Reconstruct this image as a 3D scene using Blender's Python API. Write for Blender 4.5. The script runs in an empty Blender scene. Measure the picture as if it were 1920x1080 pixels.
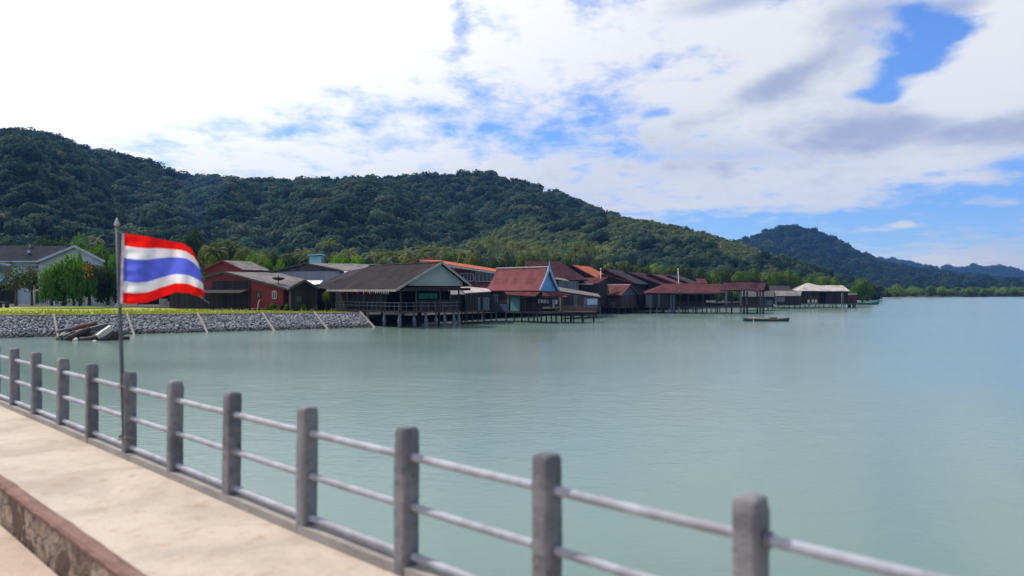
import bpy, bmesh, math, random
import numpy as np
from mathutils import Vector, Matrix
R = math.radians
rng = np.random.default_rng(7)
random.seed(7)
S = bpy.context.scene
COL = S.collection

# ------------------------------------------------------------------ camera
F = 1493.0            # focal length in pixels of a 1920 wide frame
HY = 545.0            # horizon row
CZ = 4.2              # eye height above the water
cam_d = bpy.data.cameras.new('camera')
cam_d.sensor_width = 36.0
cam_d.lens = 36.0 * F / 1920.0
cam_d.shift_y = (HY - 540.0) / 1920.0
cam_d.clip_start = 0.1
cam_d.clip_end = 20000
cam_d.dof.use_dof = True
cam_d.dof.focus_distance = 90.0
cam_d.dof.aperture_fstop = 1.2
cam = bpy.data.objects.new('camera', cam_d)
cam.location = (0, 0, CZ)
cam.rotation_euler = (R(90), 0, 0)
COL.objects.link(cam)
S.camera = cam
S.render.engine = 'CYCLES'
S.cycles.use_denoising = True
S.cycles.max_bounces = 5
S.cycles.diffuse_bounces = 2
S.cycles.glossy_bounces = 2
S.cycles.transmission_bounces = 3
S.cycles.volume_bounces = 0
S.cycles.transparent_max_bounces = 6
S.cycles.caustics_reflective = False
S.cycles.caustics_refractive = False
S.view_settings.view_transform = 'Standard'
S.view_settings.look = 'None'
S.view_settings.exposure = 0.0
S.view_settings.gamma = 1.0

# ------------------------------------------------------------------ sun and sky
SUN_AZ, SUN_EL = -59.0, 49.0      # azimuth from the view direction (+Y), left is negative
sd = Vector((math.sin(R(SUN_AZ)) * math.cos(R(SUN_EL)), math.cos(R(SUN_AZ)) * math.cos(R(SUN_EL)), math.sin(R(SUN_EL))))
sun_l = bpy.data.lights.new('sun', 'SUN')
sun_l.energy = 4.2
sun_l.angle = R(0.53)
sun_l.color = (1.0, 0.93, 0.83)
sun = bpy.data.objects.new('sun', sun_l)
sun.rotation_euler = sd.to_track_quat('Z', 'Y').to_euler()
sun.location = (-50, 40, 80)
COL.objects.link(sun)


class NT:
    """small helper for node graphs"""
    def __init__(s, tree):
        s.t = tree
        s.n = tree.nodes
        s.l = tree.links

    def node(s, typ, **kw):
        n = s.n.new(typ)
        for k, v in kw.items():
            setattr(n, k, v)
        return n

    def put(s, sock, v):
        if isinstance(v, bpy.types.NodeSocket):
            s.l.new(v, sock)
        elif v is not None:
            sock.default_value = v

    def m(s, op, a, b=None, c=None, clamp=False):
        n = s.node('ShaderNodeMath', operation=op, use_clamp=clamp)
        s.put(n.inputs[0], a)
        if b is not None:
            s.put(n.inputs[1], b)
        if c is not None:
            s.put(n.inputs[2], c)
        return n.outputs[0]

    def noise(s, vec, scale, detail=4.0, rough=0.55, dist=0.0, lac=2.0):
        n = s.node('ShaderNodeTexNoise')
        if vec is not None:
            s.l.new(vec, n.inputs['Vector'])
        n.inputs['Scale'].default_value = scale
        n.inputs['Detail'].default_value = detail
        n.inputs['Roughness'].default_value = rough
        n.inputs['Distortion'].default_value = dist
        n.inputs['Lacunarity'].default_value = lac
        return n.outputs['Fac']

    def comb(s, x, y, z=0.0):
        n = s.node('ShaderNodeCombineXYZ')
        s.put(n.inputs[0], x); s.put(n.inputs[1], y); s.put(n.inputs[2], z)
        return n.outputs[0]

    def sep(s, v):
        n = s.node('ShaderNodeSeparateXYZ')
        s.l.new(v, n.inputs[0])
        return n.outputs

    def mix(s, fac, a, b, blend='MIX'):
        n = s.node('ShaderNodeMix', data_type='RGBA', blend_type=blend)
        s.put(n.inputs[0], fac)
        s.put(n.inputs[6], a if isinstance(a, bpy.types.NodeSocket) else (*a, 1.0)[:4])
        s.put(n.inputs[7], b if isinstance(b, bpy.types.NodeSocket) else (*b, 1.0)[:4])
        return n.outputs[2]

    def smooth(s, v, lo, hi, a=0.0, b=1.0):
        n = s.node('ShaderNodeMapRange', interpolation_type='SMOOTHSTEP')
        s.put(n.inputs[0], v)
        n.inputs[1].default_value = lo; n.inputs[2].default_value = hi
        n.inputs[3].default_value = a; n.inputs[4].default_value = b
        return n.outputs[0]

    def vmul(s, v, vec):
        n = s.node('ShaderNodeVectorMath', operation='MULTIPLY')
        s.l.new(v, n.inputs[0]); n.inputs[1].default_value = vec
        return n.outputs[0]


def build_world():
    w = bpy.data.worlds.new('World')
    S.world = w
    w.use_nodes = True
    w.node_tree.nodes.clear()
    g = NT(w.node_tree)
    tc = g.node('ShaderNodeTexCoord').outputs['Generated']
    x, y, z = g.sep(tc)
    az = g.m('ARCTAN2', x, y)
    el = g.m('ARCSINE', z)

    def A(px):
        return math.atan((px - 960) / F)

    def E(px, py):
        return math.atan((HY - py) / F * math.cos(A(px)))

    def blob(px, py, wx, wy, tilt=0.0):
        """soft spot of the cloud layer at an azimuth and elevation"""
        da = g.m('DIVIDE', g.m('SUBTRACT', az, A(px)), wx / F)
        de = g.m('SUBTRACT', el, E(px, py))
        if tilt:
            de = g.m('SUBTRACT', de, g.m('MULTIPLY', g.m('SUBTRACT', az, A(px)), tilt))
        de = g.m('DIVIDE', de, wy / F)
        r2 = g.m('ADD', g.m('MULTIPLY', da, da), g.m('MULTIPLY', de, de))
        return g.m('EXPONENT', g.m('MULTIPLY', r2, -1.0))

    def total(base, items):
        acc = base
        for amp, *b in items:
            acc = g.m('MULTIPLY_ADD', blob(*b), amp, acc)
        return acc

    # the cloud sheet overhead in perspective, and rounder heaps in angle space
    zz = g.m('ADD', g.m('MAXIMUM', z, 0.0), 0.10)
    sheet = g.comb(g.m('DIVIDE', x, zz), g.m('MULTIPLY', g.m('DIVIDE', y, zz), 0.9), 0.37)
    n1 = g.noise(sheet, 5.0, 8.0, 0.55, 0.25)
    ang = g.comb(g.m('MULTIPLY', az, 1.0), g.m('MULTIPLY', el, 1.7), 0.2)
    n2 = g.noise(ang, 9.0, 10.0, 0.60, 0.1)
    n3 = g.noise(ang, 30.0, 8.0, 0.62, 0.1)
    c1 = g.m('SUBTRACT', n1, 0.5)
    c2 = g.m('SUBTRACT', n2, 0.5)
    c3 = g.m('SUBTRACT', n3, 0.5)
    base = g.m('MULTIPLY_ADD', c1, 1.6, 0.42)
    base = g.m('MULTIPLY_ADD', c2, 1.35, base)
    base = g.m('MULTIPLY_ADD', c3, 1.1, base)
    cover = total(base, [
        (0.9, 150, 40, 480, 200), (0.45, 640, 50, 240, 110), (0.30, 1150, 70, 240, 70, 0.1), (0.55, 1480, 60, 150, 70), (0.75, 1450, 190, 190, 62),
        # the blue gap at the upper right
        (-1.0, 1758, 72, 68, 38, 0.1), (-0.95, 1688, 128, 58, 34, 0.5), (-0.95, 1612, 178, 44, 15), (-0.95, 1662, 186, 30, 20), (-0.6, 1700, 26, 30, 18), (0.5, 1712, 72, 16, 12), (0.5, 1622, 105, 14, 16), (0.4, 1790, 84, 40, 8, 0.2),
        # the heap right of it and its base
        (1.2, 1915, 90, 88, 100, 0.65), (0.7, 1740, 186, 34, 24, 0.6), (0.9, 1840, 225, 180, 46), (0.6, 1580, 235, 150, 36),
        # blue low on the right with thin wisps
        (-0.5, 1900, 395, 420, 62, 0.08), (-0.42, 1500, 430, 330, 30, 0.02), (0.55, 1430, 345, 300, 36, 0.08), (0.5, 1560, 375, 80, 22), (0.45, 1850, 380, 90, 7), (0.5, 1810, 335, 60, 8), (0.45, 1700, 318, 70, 10), (-0.45, 1890, 310, 60, 16), (0.3, 1300, 385, 180, 8),
        # thinner sheet over the middle and left hills
        (-0.34, 1030, 250, 160, 34), (-0.30, 1130, 190, 60, 30), (-0.30, 470, 240, 190, 26), (-0.30, 690, 200, 130, 26, 0.1), (-0.26, 880, 225, 90, 30), (-0.65, 862, 45, 20, 55), (-0.45, 1240, 212, 40, 10), (-0.3, 845, 105, 40, 14),
        (0.25, 900, 325, 480, 34),
        (1.3, 1752, 495, 30, 12), (1.1, 1842, 492, 20, 11), (1.1, 1692, 420, 22, 7), (0.6, 1640, 428, 90, 7),
        (0.10, 1700, 490, 420, 45)])
    fac = g.smooth(cover, -0.16, 0.80)
    # grey bellies of the heaps
    sh = total(g.m('MULTIPLY_ADD', c1, 0.9, g.m('MULTIPLY_ADD', c2, 1.2, g.m('MULTIPLY_ADD', c3, 0.8, 0.12))), [
        (0.95, 1870, 236, 120, 32, 0.0), (0.75, 1640, 236, 130, 28, 0.0), (1.05, 1450, 160, 100, 30, 0.34), (0.95, 1370, 5, 110, 20, 0.1),
        (0.6, 1600, 60, 60, 60), (0.5, 1640, 20, 90, 20), (0.7, 1800, 10, 50, 14), (0.4, 1640, 265, 340, 40, 0.05), (0.25, 1150, 290, 460, 90),
        (-1.8, 1925, 90, 110, 80, 0.6), (-0.7, 300, 100, 700, 260), (-0.5, 1330, 120, 110, 60, 0.2)])
    shade = g.smooth(sh, 0.0, 1.3)
    cc = g.mix(shade, (1.03, 1.03, 1.04), (0.50, 0.56, 0.74))
    # forward scatter near the sun; clouds behind the viewer dimmed to lower ambient light
    dv = g.node('ShaderNodeVectorMath', operation='DOT_PRODUCT')
    g.l.new(tc, dv.inputs[0]); dv.inputs[1].default_value = sd
    dt = dv.outputs['Value']
    fw = g.m('MULTIPLY', g.smooth(dt, 0.35, 1.0, 0.92, 1.7), g.smooth(dt, -0.35, 0.18, 0.38, 1.0))
    sky = g.node('ShaderNodeTexSky', sky_type='NISHITA')
    sky.sun_disc = False
    sky.sun_elevation = R(SUN_EL)
    sky.sun_rotation = R(SUN_AZ)
    sky.altitude = 0
    sky.air_density = 1.0
    sky.dust_density = 0.3
    sky.ozone_density = 2.2
    tint = g.mix(1.0, sky.outputs[0], (0.70, 0.99, 1.55), 'MULTIPLY')
    b1 = g.node('ShaderNodeBackground'); g.l.new(tint, b1.inputs[0]); b1.inputs[1].default_value = 0.12
    b2 = g.node('ShaderNodeBackground'); g.l.new(cc, b2.inputs[0]); g.l.new(fw, b2.inputs[1])
    mx = g.node('ShaderNodeMixShader')
    g.l.new(fac, mx.inputs[0]); g.l.new(b1.outputs[0], mx.inputs[1]); g.l.new(b2.outputs[0], mx.inputs[2])
    out = g.node('ShaderNodeOutputWorld')
    g.l.new(mx.outputs[0], out.inputs[0])


build_world()

# ------------------------------------------------------------------ helpers
def X(px, Y):
    return (px - 960.0) / F * Y


def Z(py, Y):
    return CZ - (py - HY) / F * Y


def P3(px, py, Y):
    return Vector((X(px, Y), Y, Z(py, Y)))


def new_mat(name):
    m = bpy.data.materials.new(name)
    m.use_nodes = True
    m.node_tree.nodes.clear()
    return m, NT(m.node_tree)


def finish(g, color, rough=0.8, bump=None, bump_d=0.02, spec=0.3, metal=0.0, transl=0.0):
    p = g.node('ShaderNodeBsdfPrincipled')
    g.put(p.inputs['Base Color'], color if isinstance(color, bpy.types.NodeSocket) else (*color, 1.0)[:4])
    g.put(p.inputs['Roughness'], rough)
    p.inputs['Specular IOR Level'].default_value = spec
    p.inputs['Metallic'].default_value = metal
    if bump is not None:
        b = g.node('ShaderNodeBump')
        b.inputs['Distance'].default_value = bump_d
        b.inputs['Strength'].default_value = 1.0
        g.l.new(bump, b.inputs['Height'])
        g.l.new(b.outputs[0], p.inputs['Normal'])
    sh = p.outputs[0]
    if transl:
        t = g.node('ShaderNodeBsdfTranslucent')
        g.put(t.inputs[0], color if isinstance(color, bpy.types.NodeSocket) else (*color, 1.0)[:4])
        mx = g.node('ShaderNodeMixShader')
        mx.inputs[0].default_value = transl
        g.l.new(sh, mx.inputs[1]); g.l.new(t.outputs[0], mx.inputs[2])
        sh = mx.outputs[0]
    o = g.node('ShaderNodeOutputMaterial')
    g.l.new(sh, o.inputs[0])


def coords(g, kind='Object'):
    return g.node('ShaderNodeTexCoord').outputs[kind]


def mat_plain(name, c1, c2=None, scale=3.0, rough=0.75, bump=0.0, spec=0.3, metal=0.0, transl=0.0, lo=0.35, hi=0.65):
    m, g = new_mat(name)
    c2 = c2 or tuple(v * 0.7 for v in c1)
    v = coords(g)
    n = g.noise(v, scale, 6.0, 0.6)
    col = g.mix(g.smooth(n, lo, hi), c1, c2)
    finish(g, col, rough, n if bump else None, bump, spec, metal, transl)
    return m


def mat_roof(name, c1, c2, c3, rough=0.75, rows=0.0, ribs=0.0, spec=0.25):
    """weathered roofing: uv x runs along the eave, y along the slope (metres)"""
    m, g = new_mat(name)
    uv = coords(g, 'UV')
    streak = g.noise(g.vmul(uv, (2.6, 0.25, 1)), 1.0, 5.0, 0.65)
    patch = g.noise(uv, 0.55, 5.0, 0.6)
    col = g.mix(g.smooth(patch, 0.35, 0.7), c1, c2)
    col = g.mix(g.smooth(streak, 0.55, 0.78), col, c3)
    u, v_, _ = g.sep(uv)
    wn = g.node('ShaderNodeTexWhiteNoise', noise_dimensions='2D')
    g.l.new(g.comb(g.m('FLOOR', g.m('DIVIDE', u, 0.9)), g.m('FLOOR', g.m('DIVIDE', v_, 1.3))), wn.inputs['Vector'])
    col = g.mix(g.m('MULTIPLY', g.m('POWER', wn.outputs['Value'], 2.5), 0.7), col, tuple(k * 0.45 for k in c1))
    h = streak
    if rows:
        h = g.m('FRACT', g.m('DIVIDE', v_, rows))
        col = g.mix(g.m('MULTIPLY', g.m('LESS_THAN', h, 0.22), 0.3), col, tuple(k * 0.4 for k in c1))
    if ribs:
        h = g.m('SINE', g.m('MULTIPLY', u, 6.2832 / ribs))
    finish(g, col, 0.95, h, 0.02, 0.06)
    return m


def mat_plank(name, c1, c2, c3, width=0.22, rough=0.85, horizontal=False):
    m, g = new_mat(name)
    uv = coords(g, 'UV')
    u, v, _ = g.sep(uv)
    if horizontal:
        u, v = v, u
    idx = g.m('FLOOR', g.m('DIVIDE', u, width))
    wn = g.node('ShaderNodeTexWhiteNoise', noise_dimensions='1D')
    g.l.new(idx, wn.inputs['W'])
    col = g.mix(wn.outputs['Value'], c1, c2)
    st = g.noise(g.vmul(g.comb(u, v), (6.0, 0.5, 1)), 1.0, 5.0, 0.65)
    col = g.mix(g.smooth(st, 0.5, 0.75), col, c3)
    fr = g.m('FRACT', g.m('DIVIDE', u, width))
    gap = g.m('LESS_THAN', fr, 0.1)
    col = g.mix(g.m('MULTIPLY', gap, 0.75), col, (0.008, 0.008, 0.008))
    finish(g, col, rough, g.m('SUBTRACT', st, gap), 0.012, 0.2)
    return m


def mat_leaf(name, cols, transl=0.3, var=0.5, scale=0.6):
    m, g = new_mat(name)
    oi = g.node('ShaderNodeObjectInfo')
    v = coords(g)
    n = g.noise(v, scale, 4.0, 0.6)
    r = g.m('ADD', g.m('MULTIPLY', oi.outputs['Random'], 1.0 - var), g.m('MULTIPLY', n, var))
    ramp = g.node('ShaderNodeValToRGB')
    el = ramp.color_ramp.elements
    k = len(cols)
    pos = [0.18 + 0.64 * i / (k - 1) for i in range(k)]
    el[0].position = pos[0]; el[0].color = (*cols[0], 1)
    el[1].position = pos[-1]; el[1].color = (*cols[-1], 1)
    for p, c in zip(pos[1:-1], cols[1:-1]):
        e = el.new(p); e.color = (*c, 1)
    g.l.new(r, ramp.inputs[0])
    finish(g, ramp.outputs[0], 0.9, None, 0, 0.03, 0, transl)
    return m


class MB:
    """collects polygons, builds ONE mesh object"""
    def __init__(s):
        s.v = []
        s.f = []
        s.mi = []

    def poly(s, pts, mi=0):
        i = len(s.v)
        s.v.extend([tuple(p) for p in pts])
        s.f.append(tuple(range(i, i + len(pts))))
        s.mi.append(mi)

    def solid(s, low, high, mi=0):
        """prism between two polygons with the same number of points"""
        n = len(low)
        i = len(s.v)
        s.v.extend([tuple(p) for p in low] + [tuple(p) for p in high])
        s.f.append(tuple(i + k for k in reversed(range(n))))
        s.f.append(tuple(i + n + k for k in range(n)))
        for k in range(n):
            j = (k + 1) % n
            s.f.append((i + k, i + j, i + n + j, i + n + k))
        s.mi.extend([mi] * (n + 2))

    def box(s, x0, x1, y0, y1, z0, z1, mi=0):
        s.solid([(x0, y0, z0), (x1, y0, z0), (x1, y1, z0), (x0, y1, z0)],
                [(x0, y0, z1), (x1, y0, z1), (x1, y1, z1), (x0, y1, z1)], mi)

    def bar(s, p, q, w, h, mi=0):
        """rectangular bar from p to q"""
        p = Vector(p); q = Vector(q)
        d = (q - p).normalized()
        a = d.cross(Vector((0, 0, 1)))
        if a.length < 1e-4:
            a = Vector((1, 0, 0))
        a.normalize()
        b = a.cross(d).normalized()
        a = a * (w / 2); b = b * (h / 2)
        c = [a + b, -a + b, -a - b, a - b]
        s.solid([p + k for k in c], [q + k for k in c], mi)

    def tube(s, pts, radii, n=8, mi=0, cap=True):
        pts = [Vector(p) for p in pts]
        if not hasattr(radii, '__len__'):
            radii = [radii] * len(pts)
        base = len(s.v)
        for k, p in enumerate(pts):
            d = (pts[min(k + 1, len(pts) - 1)] - pts[max(k - 1, 0)]).normalized()
            a = d.cross(Vector((0, 0, 1)))
            if a.length < 1e-3:
                a = Vector((1, 0, 0))
            a.normalize()
            b = a.cross(d).normalized()
            for j in range(n):
                t = 2 * math.pi * j / n
                s.v.append(tuple(p + (a * math.cos(t) + b * math.sin(t)) * radii[k]))
        for k in range(len(pts) - 1):
            for j in range(n):
                j2 = (j + 1) % n
                s.f.append((base + k * n + j, base + k * n + j2, base + (k + 1) * n + j2, base + (k + 1) * n + j))
                s.mi.append(mi)
        if cap:
            s.f.append(tuple(base + j for j in reversed(range(n)))); s.mi.append(mi)
            e = base + (len(pts) - 1) * n
            s.f.append(tuple(e + j for j in range(n))); s.mi.append(mi)

    def slab(s, pts, th, mi=0):
        pts = [Vector(p) for p in pts]
        s.solid([p - Vector((0, 0, th)) for p in pts], pts, mi)

    def build(s, name, mats, parent=None, smooth=False, shift=None, fix=True):
        me = bpy.data.meshes.new(name)
        vs = s.v
        if shift is not None:
            vs = [(a - shift[0], b - shift[1], c - shift[2]) for a, b, c in vs]
        me.from_pydata(vs, [], s.f)
        if not isinstance(mats, (list, tuple)):
            mats = [mats]
        for m in mats:
            me.materials.append(m)
        if len(mats) > 1:
            me.polygons.foreach_set('material_index', s.mi)
        if fix:
            bm = bmesh.new(); bm.from_mesh(me)
            bmesh.ops.recalc_face_normals(bm, faces=bm.faces)
            bm.to_mesh(me); bm.free()
        uvl = me.uv_layers.new(name='UVMap')
        for p in me.polygons:
            n = p.normal
            e1 = Vector((-n.y, n.x, 0))
            e1 = e1.normalized() if e1.length > 0.02 else Vector((1, 0, 0))
            e2 = n.cross(e1)
            for li in p.loop_indices:
                co = me.vertices[me.loops[li].vertex_index].co
                uvl.data[li].uv = (co.dot(e1), co.dot(e2))
        if smooth:
            me.polygons.foreach_set('use_smooth', [True] * len(me.polygons))
        me.update()
        o = bpy.data.objects.new(name, me)
        COL.objects.link(o)
        if parent:
            o.parent = parent
        return o


def np_mesh(name, V, Fq, mats, smooth=False, mi=None, normals=None):
    """mesh from numpy arrays; all faces with the same number of corners"""
    me = bpy.data.meshes.new(name)
    k = Fq.shape[1]
    me.vertices.add(len(V)); me.loops.add(Fq.size); me.polygons.add(len(Fq))
    me.vertices.foreach_set('co', np.asarray(V, dtype=np.float32).ravel())
    me.loops.foreach_set('vertex_index', Fq.astype(np.int32).ravel())
    me.polygons.foreach_set('loop_start', np.arange(0, Fq.size, k, dtype=np.int32))
    me.polygons.foreach_set('loop_total', np.full(len(Fq), k, dtype=np.int32))
    for m in (mats if isinstance(mats, (list, tuple)) else [mats]):
        me.materials.append(m)
    if mi is not None:
        me.polygons.foreach_set('material_index', mi.astype(np.int32))
    if smooth:
        me.polygons.foreach_set('use_smooth', np.ones(len(Fq), dtype=bool))
    me.update(); me.validate()
    if normals is not None:
        me.normals_split_custom_set_from_vertices([tuple(v) for v in normals])
    return me


ALL_TAGS = []


def tag(o, label=None, cat=None, group=None, kind=None, px=None):
    if label:
        o['label'] = label
    if cat:
        o['category'] = cat
    if group:
        o['group'] = group
    if kind:
        o['kind'] = kind
    if px is not None:
        ALL_TAGS.append((o, px))
    return o


def empty(name, loc, rz=0.0):
    o = bpy.data.objects.new(name, None)
    o.location = loc
    o.rotation_euler = (0, 0, rz)
    o.empty_display_size = 0.3
    COL.objects.link(o)
    return o


def structure(o):
    o['kind'] = 'structure'
    return o


# ------------------------------------------------------------------ materials
M = {}
M['water'] = None


def make_water():
    m, g = new_mat('sea_water')
    v = coords(g)
    big = g.noise(g.vmul(v, (0.02, 0.05, 1)), 1.0, 3.0, 0.5)
    a = g.noise(g.vmul(v, (0.55, 0.8, 1)), 1.0, 6.0, 0.62, 0.6)
    b = g.noise(g.vmul(v, (2.2, 4.0, 1)), 1.0, 3.0, 0.55, 0.2)
    c = g.noise(g.vmul(v, (7.0, 11.0, 1)), 1.0, 3.0, 0.6)
    h = g.m('ADD', g.m('MULTIPLY', a, 0.30), g.m('MULTIPLY', b, 0.20))
    h = g.m('MULTIPLY_ADD', c, 0.07, h)
    gust = g.smooth(big, 0.35, 0.7, 0.55, 1.25)
    col = g.mix(g.smooth(big, 0.3, 0.7), (0.122, 0.202, 0.172), (0.154, 0.230, 0.195))
    p = g.node('ShaderNodeBsdfPrincipled')
    g.put(p.inputs['Base Color'], col)
    p.inputs['Roughness'].default_value = 0.15
    p.inputs['IOR'].default_value = 1.333
    p.inputs['Specular IOR Level'].default_value = 0.32
    bp = g.node('ShaderNodeBump')
    bp.inputs['Distance'].default_value = 0.065
    g.l.new(gust, bp.inputs['Strength'])
    g.l.new(h, bp.inputs['Height'])
    g.l.new(bp.outputs[0], p.inputs['Normal'])
    o = g.node('ShaderNodeOutputMaterial')
    g.l.new(p.outputs[0], o.inputs[0])
    return m


M['water'] = make_water()


def make_concrete(name, c1, c2, c3, s=1.0, bump=0.012):
    m, g = new_mat(name)
    oi = g.node('ShaderNodeObjectInfo')
    va = g.node('ShaderNodeVectorMath', operation='ADD')
    g.l.new(coords(g), va.inputs[0])
    g.l.new(g.comb(g.m('MULTIPLY', oi.outputs['Random'], 37.0), g.m('MULTIPLY', oi.outputs['Random'], 91.0), 0.0), va.inputs[1])
    v = va.outputs[0]
    a = g.noise(v, 0.9 * s, 6.0, 0.62, 0.4)
    b = g.noise(v, 6.0 * s, 6.0, 0.65)
    c = g.noise(v, 60.0 * s, 3.0, 0.6)
    col = g.mix(g.smooth(a, 0.38, 0.66), c1, c2)
    col = g.mix(g.smooth(b, 0.52, 0.74, 0, 0.7), col, c3)
    col = g.mix(g.m('MULTIPLY', g.smooth(c, 0.4, 0.7), 0.28), col, tuple(k * 0.5 for k in c1))
    h = g.m('ADD', b, g.m('MULTIPLY', c, 0.35))
    finish(g, col, 0.85, h, bump, 0.25)
    return m


M['walk'] = make_concrete('walkway_concrete', (0.55, 0.455, 0.365), (0.40, 0.325, 0.255), (0.35, 0.235, 0.14))
M['road'] = make_concrete('road_concrete', (0.54, 0.41, 0.32), (0.44, 0.33, 0.255), (0.36, 0.25, 0.185))
M['post'] = make_concrete('post_concrete', (0.27, 0.265, 0.27), (0.145, 0.145, 0.158), (0.045, 0.05, 0.055), 3.0, 0.018)
M['rail'] = mat_plain('galvanised_pipe', (0.37, 0.38, 0.42), (0.25, 0.245, 0.265), 5.0, 0.6, 0.0, 0.35, 0.0)
M['coping'] = make_concrete('reddish_coping', (0.27, 0.15, 0.115), (0.17, 0.10, 0.08), (0.36, 0.25, 0.20), 5.0)


def make_stoneface():
    m, g = new_mat('kerb_stone_face')
    v = coords(g)
    dn = g.node('ShaderNodeTexNoise'); g.l.new(v, dn.inputs['Vector']); dn.inputs['Scale'].default_value = 3.0; dn.inputs['Detail'].default_value = 4.0
    av = g.node('ShaderNodeVectorMath', operation='MULTIPLY_ADD'); g.l.new(dn.outputs['Color'], av.inputs[0]); av.inputs[1].default_value = (0.35, 0.35, 0.35); g.l.new(v, av.inputs[2])
    v = av.outputs[0]
    vo = g.node('ShaderNodeTexVoronoi', feature='F1')
    g.l.new(v, vo.inputs['Vector']); vo.inputs['Scale'].default_value = 3.2
    vd = g.node('ShaderNodeTexVoronoi', feature='DISTANCE_TO_EDGE')
    g.l.new(v, vd.inputs['Vector']); vd.inputs['Scale'].default_value = 3.2
    _, s, _ = g.sep(vo.outputs['Color'])
    col = g.mix(g.smooth(s, 0.2, 0.8), (0.10, 0.062, 0.045), (0.40, 0.30, 0.22))
    n = g.noise(v, 9.0, 6.0, 0.65)
    col = g.mix(g.smooth(n, 0.45, 0.65), col, (0.09, 0.06, 0.05))
    e = g.smooth(vd.outputs['Distance'], 0.0, 0.06)
    col = g.mix(e, (0.33, 0.26, 0.21), col)
    finish(g, col, 0.9, g.m('ADD', n, e), 0.03, 0.2)
    return m


M['stoneface'] = make_stoneface()
M['pole'] = mat_plain('flagpole_paint', (0.07, 0.085, 0.10), (0.11, 0.12, 0.135), 6.0, 0.6, 0, 0.4)
M['finial'] = mat_plain('finial_paint', (0.45, 0.42, 0.42), (0.3, 0.28, 0.28), 20.0, 0.5)
M['rope'] = mat_plain('rope', (0.36, 0.33, 0.27), (0.2, 0.18, 0.15), 40.0, 0.9)
M['hoist'] = mat_plain('hoist_tape', (0.62, 0.5, 0.60), (0.5, 0.4, 0.5), 20.0, 0.8, transl=0.3)
M['flag_red'] = mat_plain('flag_red', (0.88, 0.012, 0.008), (0.80, 0.010, 0.008), 9.0, 0.7, 0.012, 0.15, 0, 0.55)
M['flag_white'] = mat_plain('flag_white', (0.82, 0.80, 0.80), (0.76, 0.75, 0.76), 9.0, 0.7, 0.012, 0.15, 0, 0.55)
M['flag_blue'] = mat_plain('flag_blue', (0.11, 0.15, 0.68), (0.09, 0.125, 0.60), 9.0, 0.7, 0.012, 0.15, 0, 0.55)

M['lawn'] = mat_plain('lawn_grass', (0.31, 0.34, 0.032), (0.20, 0.25, 0.024), 0.35, 0.9)
M['land'] = mat_plain('village_earth', (0.05, 0.045, 0.034), (0.032, 0.034, 0.02), 0.2, 0.95)
M['sand'] = mat_plain('beach_mud', (0.26, 0.20, 0.145), (0.17, 0.13, 0.10), 0.2, 0.95)
M['rock'] = None


def make_rock():
    m, g = new_mat('riprap_stone')
    gm = g.node('ShaderNodeNewGeometry')
    v = coords(g)
    r = gm.outputs['Random Per Island']
    col = g.mix(r, (0.065, 0.070, 0.082), (0.50, 0.50, 0.51))
    n = g.noise(v, 6.0, 5.0, 0.65)
    col = g.mix(g.smooth(n, 0.45, 0.7), col, (0.035, 0.038, 0.046))
    wz = g.sep(gm.outputs['Position'])[2]
    wet = g.smooth(g.m('ADD', wz, g.m('MULTIPLY', g.m('SUBTRACT', n, 0.5), 0.5)), 0.18, 0.5, 0.8, 0.0)
    col = g.mix(wet, col, (0.030, 0.032, 0.024))
    finish(g, col, 0.8, n, 0.03, 0.3)
    return m


M['rock'] = make_rock()
M['rockbed'] = mat_plain('stone_bed', (0.06, 0.062, 0.07), (0.03, 0.032, 0.036), 2.0, 0.9)
M['rib'] = make_concrete('pale_concrete', (0.34, 0.30, 0.27), (0.27, 0.245, 0.225), (0.19, 0.17, 0.15), 1.5)
M['hill'] = mat_plain('forest_floor', (0.03, 0.05, 0.028), (0.045, 0.062, 0.034), 0.05, 0.95)
M['hill_green'] = mat_plain('plantation_floor', (0.085, 0.10, 0.042), (0.06, 0.075, 0.03), 0.05, 0.95)

M['leaf_forest'] = mat_leaf('forest_leaf', [(0.026, 0.058, 0.042), (0.040, 0.082, 0.055), (0.056, 0.104, 0.064), (0.11, 0.15, 0.078)], 0.5, 0.32, 0.4)
M['leaf_far'] = mat_leaf('far_forest_leaf', [(0.010, 0.026, 0.018), (0.018, 0.042, 0.026), (0.030, 0.060, 0.032), (0.055, 0.075, 0.036)], 0.25, 0.35, 0.4)
M['leaf_plantation'] = mat_leaf('plantation_leaf', [(0.105, 0.155, 0.068), (0.14, 0.185, 0.085), (0.18, 0.215, 0.11)], 0.35, 0.35, 0.4)
M['leaf_mangrove'] = mat_leaf('mangrove_leaf', [(0.075, 0.14, 0.022), (0.12, 0.20, 0.03), (0.18, 0.25, 0.045)], 0.4, 0.5, 0.4)
M['leaf_dark'] = mat_leaf('dark_leaf', [(0.022, 0.05, 0.014), (0.045, 0.085, 0.02), (0.08, 0.125, 0.03)], 0.35, 0.7, 0.9)
M['leaf_bright'] = mat_leaf('bright_leaf', [(0.055, 0.15, 0.010), (0.115, 0.25, 0.015), (0.19, 0.34, 0.026)], 0.5, 0.7, 0.9)
M['leaf_yellow'] = mat_leaf('yellowish_leaf', [(0.085, 0.125, 0.016), (0.14, 0.18, 0.022), (0.20, 0.22, 0.032)], 0.42, 0.7, 0.9)
M['leaf_palm'] = mat_leaf('palm_leaf', [(0.07, 0.11, 0.036), (0.14, 0.175, 0.06), (0.30, 0.31, 0.15)], 0.35, 0.5, 0.7)
M['flower'] = mat_plain('orange_blossom', (0.75, 0.12, 0.015), (0.6, 0.08, 0.01), 5.0, 0.7, transl=0.3)
M['bark'] = mat_plain('bark', (0.12, 0.095, 0.07), (0.06, 0.048, 0.036), 3.0, 0.95, 0.03)

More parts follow.
